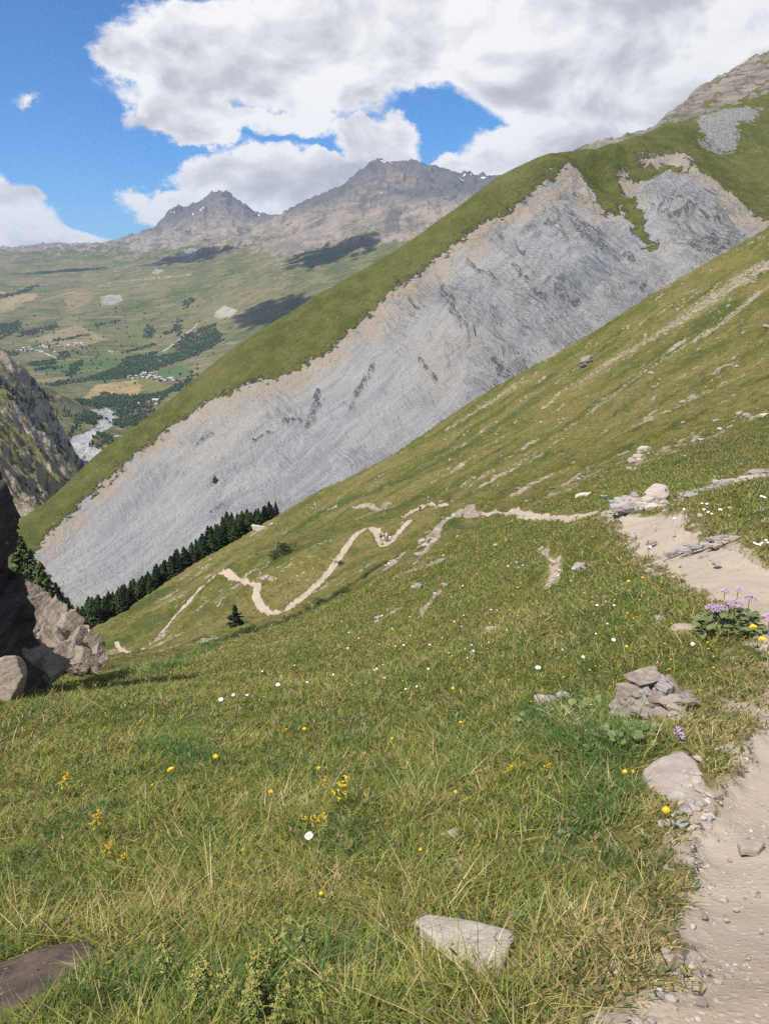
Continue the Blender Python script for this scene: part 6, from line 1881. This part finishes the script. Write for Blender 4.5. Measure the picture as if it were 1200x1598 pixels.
def person(pos, rz, label, shirt, legs, pack, hat, stride=.24, poles=False, sc=1.0, bendf=.06):
    e = empty('person', pos, rz); e.scale = (sc,) * 3
    tag(e, label, 'person', 'hikers on the zigzag trail')
    V, E, R = [], [], []

    def chain(pts, start=None):
        prev = start
        for p_, r in pts:
            V.append(p_); R.append(r); i = len(V) - 1
            if prev is not None:
                E.append((prev, i))
            prev = i
        return prev
    b = bendf
    pel = chain([((0, 0, .93), .125)])
    che = chain([((0, .02, 1.08), .115), ((0, b, 1.27), .14), ((0, b * 1.3, 1.42), .085)], pel)
    chain([((0, b * 1.5, 1.49), .052), ((0, b * 1.6 + .03, 1.56), .066), ((0, b * 1.6 + .02, 1.64), .085), ((0, b * 1.6 + .005, 1.70), .062)], che)
    hd = len(V) - 2
    chain([((0, b * 1.6 + .125, 1.615), .014)], hd)                      # nose
    for s in (-1, 1):
        chain([((s * .088, b * 1.6 + .01, 1.62), .012)], hd)              # ears
    hands, feet = [], []
    for s in (-1, 1):
        f = s * stride
        k = chain([((s * .09, 0, .88), .088), ((s * .10, f * .55 + .05, .50), .058), ((s * .10, f - .03, .10), .042), ((s * .105, f - .04, .045), .040), ((s * .11, f + .14, .03), .03)], pel)
        feet.append((s * .105, f))
        a0 = chain([((s * .17, b * 1.25, 1.40), .055), ((s * .23, b - f * .45, 1.15), .042), ((s * .24, b - f * .5 + .16, .98), .032), ((s * .24, b - f * .5 + .20, .945), .026)], che)
        hands.append(V[a0])
        hx, hy, hz = V[a0]
        for q in range(4):
            fl = (.055, .065, .06, .048)[q]
            chain([((hx - s * .012 + s * .0, hy + .02 + q * .017 - .026, hz - .035), .009), ((hx - s * .022, hy + .03 + q * .017 - .026, hz - .035 - fl), .008)], a0)
        chain([((hx - s * .03, hy + .03, hz - .03), .009), ((hx - s * .04, hy + .045, hz - .06), .008)], a0)
    body = skin_obj('body', V, E, R, M_SKIN, e)
    # clothing follows the body
    skin_obj('shirt', [(0, .0, .95), (0, .02, 1.08), (0, b, 1.27), (0, b * 1.25, 1.42)] + [p_ for s in (-1, 1) for p_ in ((s * .17, b * 1.25, 1.40), (s * .215, b - s * stride * .3, 1.22))], [(0, 1), (1, 2), (2, 3), (3, 4), (4, 5), (3, 6), (6, 7)], [.135, .135, .16, .10, .072, .062, .072, .062], shirt, e)
    LV = [(0, 0, .95)]; LE = []; LR = [.145]
    for s in (-1, 1):
        f = s * stride; n0 = len(LV)
        LV += [(s * .09, 0, .87), (s * .10, f * .55 + .05, .52)]; LR += [.105, .075]; LE += [(0, n0), (n0, n0 + 1)]
    skin_obj('shorts', LV, LE, LR, legs, e)
    for (fx, fy) in feet:
        bm = bmesh.new(); box_bm(bm, -.05, .05, -.10, .18, -.01, .09); bmesh.ops.bevel(bm, geom=bm.edges[:], offset=.025, segments=2, affect='EDGES')
        o = link('boot', bm_mesh('boot', bm), M_BOOT, e); o.location = (fx, fy - .03, 0)
    bm = bmesh.new(); box_bm(bm, -.16, .16, -.26, -.06, 1.02, 1.50); bmesh.ops.bevel(bm, geom=bm.edges[:], offset=.06, segments=3, affect='EDGES')
    bp = link('backpack', bm_mesh('backpack', bm), pack, e); bp.location = (0, b * .6 - .04, 0)
    bm = bmesh.new(); box_bm(bm, -.10, .10, -.33, -.25, 1.08, 1.28); bmesh.ops.bevel(bm, geom=bm.edges[:], offset=.03, segments=2, affect='EDGES')
    pk = link('pocket', bm_mesh('pocket', bm), pack, bp)
    V1, F1 = ICO[3]
    Hh = V1[V1[:, 2] > -.15]
    hv = V1 * (.098, .112, .09); hv[:, 2] = np.maximum(hv[:, 2], -.012 - .05 * (V1[:, 1] < -.2))
    o = link('hat' if hat else 'hair', mesh_np('hat', hv, F1), hat or M_HAIR, e); o.location = (0, b * 1.6 + .005, 1.665)
    if poles:
        for (hx, hy, hz) in hands:
            me = stem_mesh(hz + .05, .012, 0.0, 6); o = link('walking_pole', me, M_BOOT, e); o.location = (hx, hy + .05, 0); o.rotation_euler = (.12, 0, 0)
    return e


M_BOOT = cloth('boot', (.05, .045, .04)); M_HAIR = cloth('hair', (.06, .04, .03))
DARK = cloth('dark_cloth', (.035, .037, .045)); NAVY = cloth('navy_cloth', (.05, .07, .13)); PALE = cloth('pale_cloth', (.62, .62, .64)); TEAL = cloth('blue_cloth', (.20, .36, .48)); GREY = cloth('grey_cloth', (.2, .2, .21))


def on_path(u, v):
    q = at(u, v)[0]
    return (q[0], q[1], float(ground(q[0], q[1])[0]) + .01)


person(on_path(594, 846), .2, 'hiker in dark clothes with a pale blue hat on the downhill leg of the zigzag', DARK, NAVY, GREY, TEAL, poles=True, sc=1.0)
person(on_path(603, 847), 2.6, 'hiker in a white shirt at the hairpin bend, in front of a dark pack', PALE, GREY, PALE, PALE, sc=.9)
person(on_path(609, 845), 2.9, 'hiker with a dark backpack and pale trousers close behind the white shirt', DARK, PALE, DARK, None, sc=.95)
person(on_path(655, 799), 2.2, 'hiker in black walking on the upper trail above the hairpin', DARK, DARK, DARK, None, sc=1.0)
person(on_path(669, 788), 2.4, 'last hiker on the upper trail, dark with a white cap', NAVY, GREY, DARK, PALE, sc=1.0)
# ------------------------------------------------------------------ light, sky, air and camera
SUN_AZ, SUN_EL = math.radians(-135), math.radians(56)      # bearing from the view direction, height
sd_ = Vector((math.sin(SUN_AZ) * math.cos(SUN_EL), math.cos(SUN_AZ) * math.cos(SUN_EL), math.sin(SUN_EL)))
sun = bpy.data.lights.new('sun', 'SUN'); sun.energy = 4.4; sun.angle = math.radians(.53); sun.color = (1, .955, .89)
so = bpy.data.objects.new('sun', sun); COL.objects.link(so)
so.rotation_euler = sd_.to_track_quat('Z', 'Y').to_euler()

w = NT('World', world=True); SC.world = w.m
sky = w.n('ShaderNodeTexSky', sky_type='NISHITA')
sky.sun_disc = False; sky.sun_elevation = SUN_EL; sky.sun_rotation = SUN_AZ; sky.altitude = 1900; sky.air_density = 1.0; sky.dust_density = .35; sky.ozone_density = 2.2
dirv = w.n('ShaderNodeTexCoord').outputs['Generated']
sx = w.n('ShaderNodeSeparateXYZ', {0: dirv})
az = w.math('ARCTAN2', sx.outputs[0], sx.outputs[1])
el = w.math('ARCSINE', sx.outputs[2])
ae = w.n('ShaderNodeCombineXYZ', {0: az, 1: el, 2: 0.0}).outputs[0]


def aepix(u, v):
    d = ray(u, v); d = d / np.linalg.norm(d)
    return math.atan2(d[0], d[1]), math.asin(d[2])


# billowing: the banks' outlines are pushed about by turbulence
wv1 = w.vmath('SUBTRACT', w.noise(w.mapping(dirv, (0, 0, 0), (1, 1, 1.4)), 5.0, 8, .62, 0, out=1), (.5, .5, .5))
wv2 = w.vmath('SUBTRACT', w.noise(dirv, 21.0, 5, .6, 0, out=1), (.5, .5, .5))
aew = w.vmath('ADD', w.vmath('ADD', ae, w.vmath('MULTIPLY', wv1, (.15, .12, 0))), w.vmath('MULTIPLY', wv2, (.03, .028, 0)))
# cloud banks: bearing/height centre, half extents (in picture pixels for convenience), weight
banks = [(330, 100, 185, 95, 1.0), (225, 105, 95, 45, .9), (290, 175, 80, 50, .9), (520, 85, 230, 110, 1.0), (730, 45, 260, 92, 1.0), (980, 60, 330, 150, 1.1), (915, 175, 135, 95, 1.0), (1010, 190, 170, 80, 1.0), (835, 228, 110, 46, .9), (340, 208, 85, 30, .8), (445, 208, 88, 40, .85),
         (600, 228, 80, 48, .9), (560, 205, 50, 26, .7), (300, 305, 105, 34, .9), (395, 285, 120, 55, 1.0), (480, 305, 100, 45, .9), (560, 268, 120, 24, .8), (780, 262, 120, 26, .8),
         (28, 330, 80, 62, 1.0), (88, 368, 90, 30, .9), (-70, 300, 110, 80, 1.0), (14, 150, 34, 12, .22), (500, -70, 420, 110, 1.0), (900, -90, 500, 120, 1.0)]
tot = None
for (u, v, su, sv, wt) in banks:
    a0, e0 = aepix(u, v)
    sa = aepix(u + su, v)[0] - a0; se = e0 - aepix(u, v + sv)[1]
    q = w.vmath('MULTIPLY', w.vmath('SUBTRACT', aew, (a0, e0, 0)), (1 / sa, 1 / se, 0))
    g = w.math('MULTIPLY', w.math('SUBTRACT', 1.0, w.vmath('LENGTH', q)), wt)
    tot = g if tot is None else w.math('SMOOTH_MAX', tot, g, .15)
# the rest of the sky, out of the picture, carries broken cumulus too
elsewhere = w.math('MULTIPLY', w.sstep(w.noise(dirv, 2.2, 3), .46, .60), w.sstep(w.math('ADD', w.math('ABSOLUTE', az), w.math('MULTIPLY', w.sstep(el, .36, .5), 1.0)), .62, .9))
tot = w.math('MAXIMUM', tot, w.math('SUBTRACT', w.math('MULTIPLY', elsewhere, 1.2), .6))
cv = w.mapping(dirv, (0, 0, 0), (1, 1, 1.7))
n1 = w.noise(cv, 6.5, 11, .60, .35)
r1 = w.noise(cv, 7.5, 5, .5, .3)
n2 = w.noise(w.vmath('ADD', cv, (.016, .0, -.030)), 7.5, 5, .5, .3)
dens = w.math('ADD', w.math('MINIMUM', tot, .34), w.math('MULTIPLY', w.math('SUBTRACT', n1, .5), 1.4))
mask = w.sstep(dens, -.04, .17)
thick = w.sstep(dens, .05, .58)
relief = w.math('ADD', w.math('MULTIPLY', w.math('SUBTRACT', n2, r1), 2.9), w.math('MULTIPLY', w.math('SUBTRACT', n1, .5), .35))
lit = w.math('ADD', w.math('SUBTRACT', 1.04, w.math('MULTIPLY', thick, .40)), relief, clamp=True)
lit = w.math('SUBTRACT', lit, w.math('MULTIPLY', w.sstep(az, .05, .45), w.math('MULTIPLY', thick, .22)))
cc = w.ramp(lit, [(.0, (.38, .39, .44)), (.5, (.58, .58, .62)), (.8, (.80, .79, .81)), (1.0, (.95, .94, .94))])
SKYK = .10
skyc = w.vmath('MULTIPLY', w.vmath('SCALE', sky.outputs[0], scale=SKYK), (.24, .58, .90))
EXPO = .66
col = w.mix(mask, skyc, w.vmath('SCALE', cc, scale=.67))
bg = w.n('ShaderNodeBackground', {'Strength': 1.0}); w.L.new(col, bg.inputs[0])
wo = w.n('ShaderNodeOutputWorld'); w.L.new(bg.outputs[0], wo.inputs[0])
w.m.cycles.sampling_method = 'MANUAL'; w.m.cycles.sample_map_resolution = 512

# cumulus over the valley, above the frame: they shade patches of the far slopes
CL = np.random.default_rng(3)
nC = NT('cloud'); cb = nC.n('ShaderNodeBsdfDiffuse', {'Color': (.85, .85, .86, 1)}); ct = nC.n('ShaderNodeBsdfTransparent')
cm = nC.n('ShaderNodeMixShader', {0: .38}); nC.L.new(cb.outputs[0], cm.inputs[1]); nC.L.new(ct.outputs[0], cm.inputs[2])
nC.L.new(cm.outputs[0], nC.n('ShaderNodeOutputMaterial').inputs[0]); m_cloud = nC.m
for k, (u, v, sx_, sy_, lb) in enumerate([(425, 488, 360, 300, 'small white cumulus above the valley'), (520, 395, 420, 420, 'broad white cumulus above the nearer shoulder of the range'), (300, 402, 560, 330, 'long white cumulus above the plateau'), (95, 424, 520, 160, 'flat white cumulus above the far pastures')]):
    T = far.pick(u, v, 1500, 13000)[0]
    c = Vector(T) + sd_ * ((2700 - T[2]) / sd_.z)
    V1, F1 = ICO[3]
    Vs, Fs = [], []
    for j in range(110):
        a = CL.uniform(0, 6.3); q = CL.uniform(0, 1) ** .62 * 1.15; rr_ = (.34 - .27 * min(q, 1.0)) * CL.uniform(.5, 1.1)
        ctr = np.array([math.cos(a) * q * sx_ * .8, math.sin(a) * q * sy_ * .8, CL.uniform(0, .2) * sy_])
        Vs.append(V1 * (1 + .5 * noise3(V1, 1.6, j)[:, None]) * np.array([rr_ * sx_, rr_ * sy_, rr_ * sy_ * .7]) + ctr); Fs.append(F1 + j * len(V1))
    o = link('cloud', mesh_np('cloud', np.vstack(Vs), np.vstack(Fs)), m_cloud); o.location = c
    tag(o, lb, 'cloud', kind='structure')

cam = bpy.data.cameras.new('camera'); co = bpy.data.objects.new('camera', cam); COL.objects.link(co)
co.rotation_euler = (PI / 2 - PITCH, 0, 0)
cam.sensor_fit = 'VERTICAL'; cam.sensor_height = 24; cam.lens = 24 * F / 1598; cam.clip_end = 60000; cam.clip_start = .05
SC.camera = co

if HAZE:
    n = NT('haze')
    pv = n.n('ShaderNodeVolumePrincipled', {'Color': (.62, .78, 1.0, 1), 'Density': 3.5e-5, 'Anisotropy': .2})
    n.L.new(pv.outputs[0], n.n('ShaderNodeOutputMaterial').inputs['Volume'])
    bm = bmesh.new(); bmesh.ops.create_cube(bm, size=1)
    for v_ in bm.verts:
        v_.co = Vector((v_.co.x * 26000, v_.co.y * 28000 + 6000, -760 + (v_.co.z + .5) * (1280 + 760)))
    me = bpy.data.meshes.new('haze'); bm.to_mesh(me)
    hz = link('haze', me, n.m); tag(hz, 'thin blue summer haze filling the valley', 'haze', kind='stuff')

SC.view_settings.view_transform = 'Standard'; SC.view_settings.look = 'None'; SC.view_settings.exposure = EXPO; SC.view_settings.gamma = 1
SC.render.engine = 'CYCLES'
SC.cycles.max_bounces = 5; SC.cycles.diffuse_bounces = 3; SC.cycles.transparent_max_bounces = 8; SC.cycles.volume_bounces = 0
SC.cycles.use_denoising = False
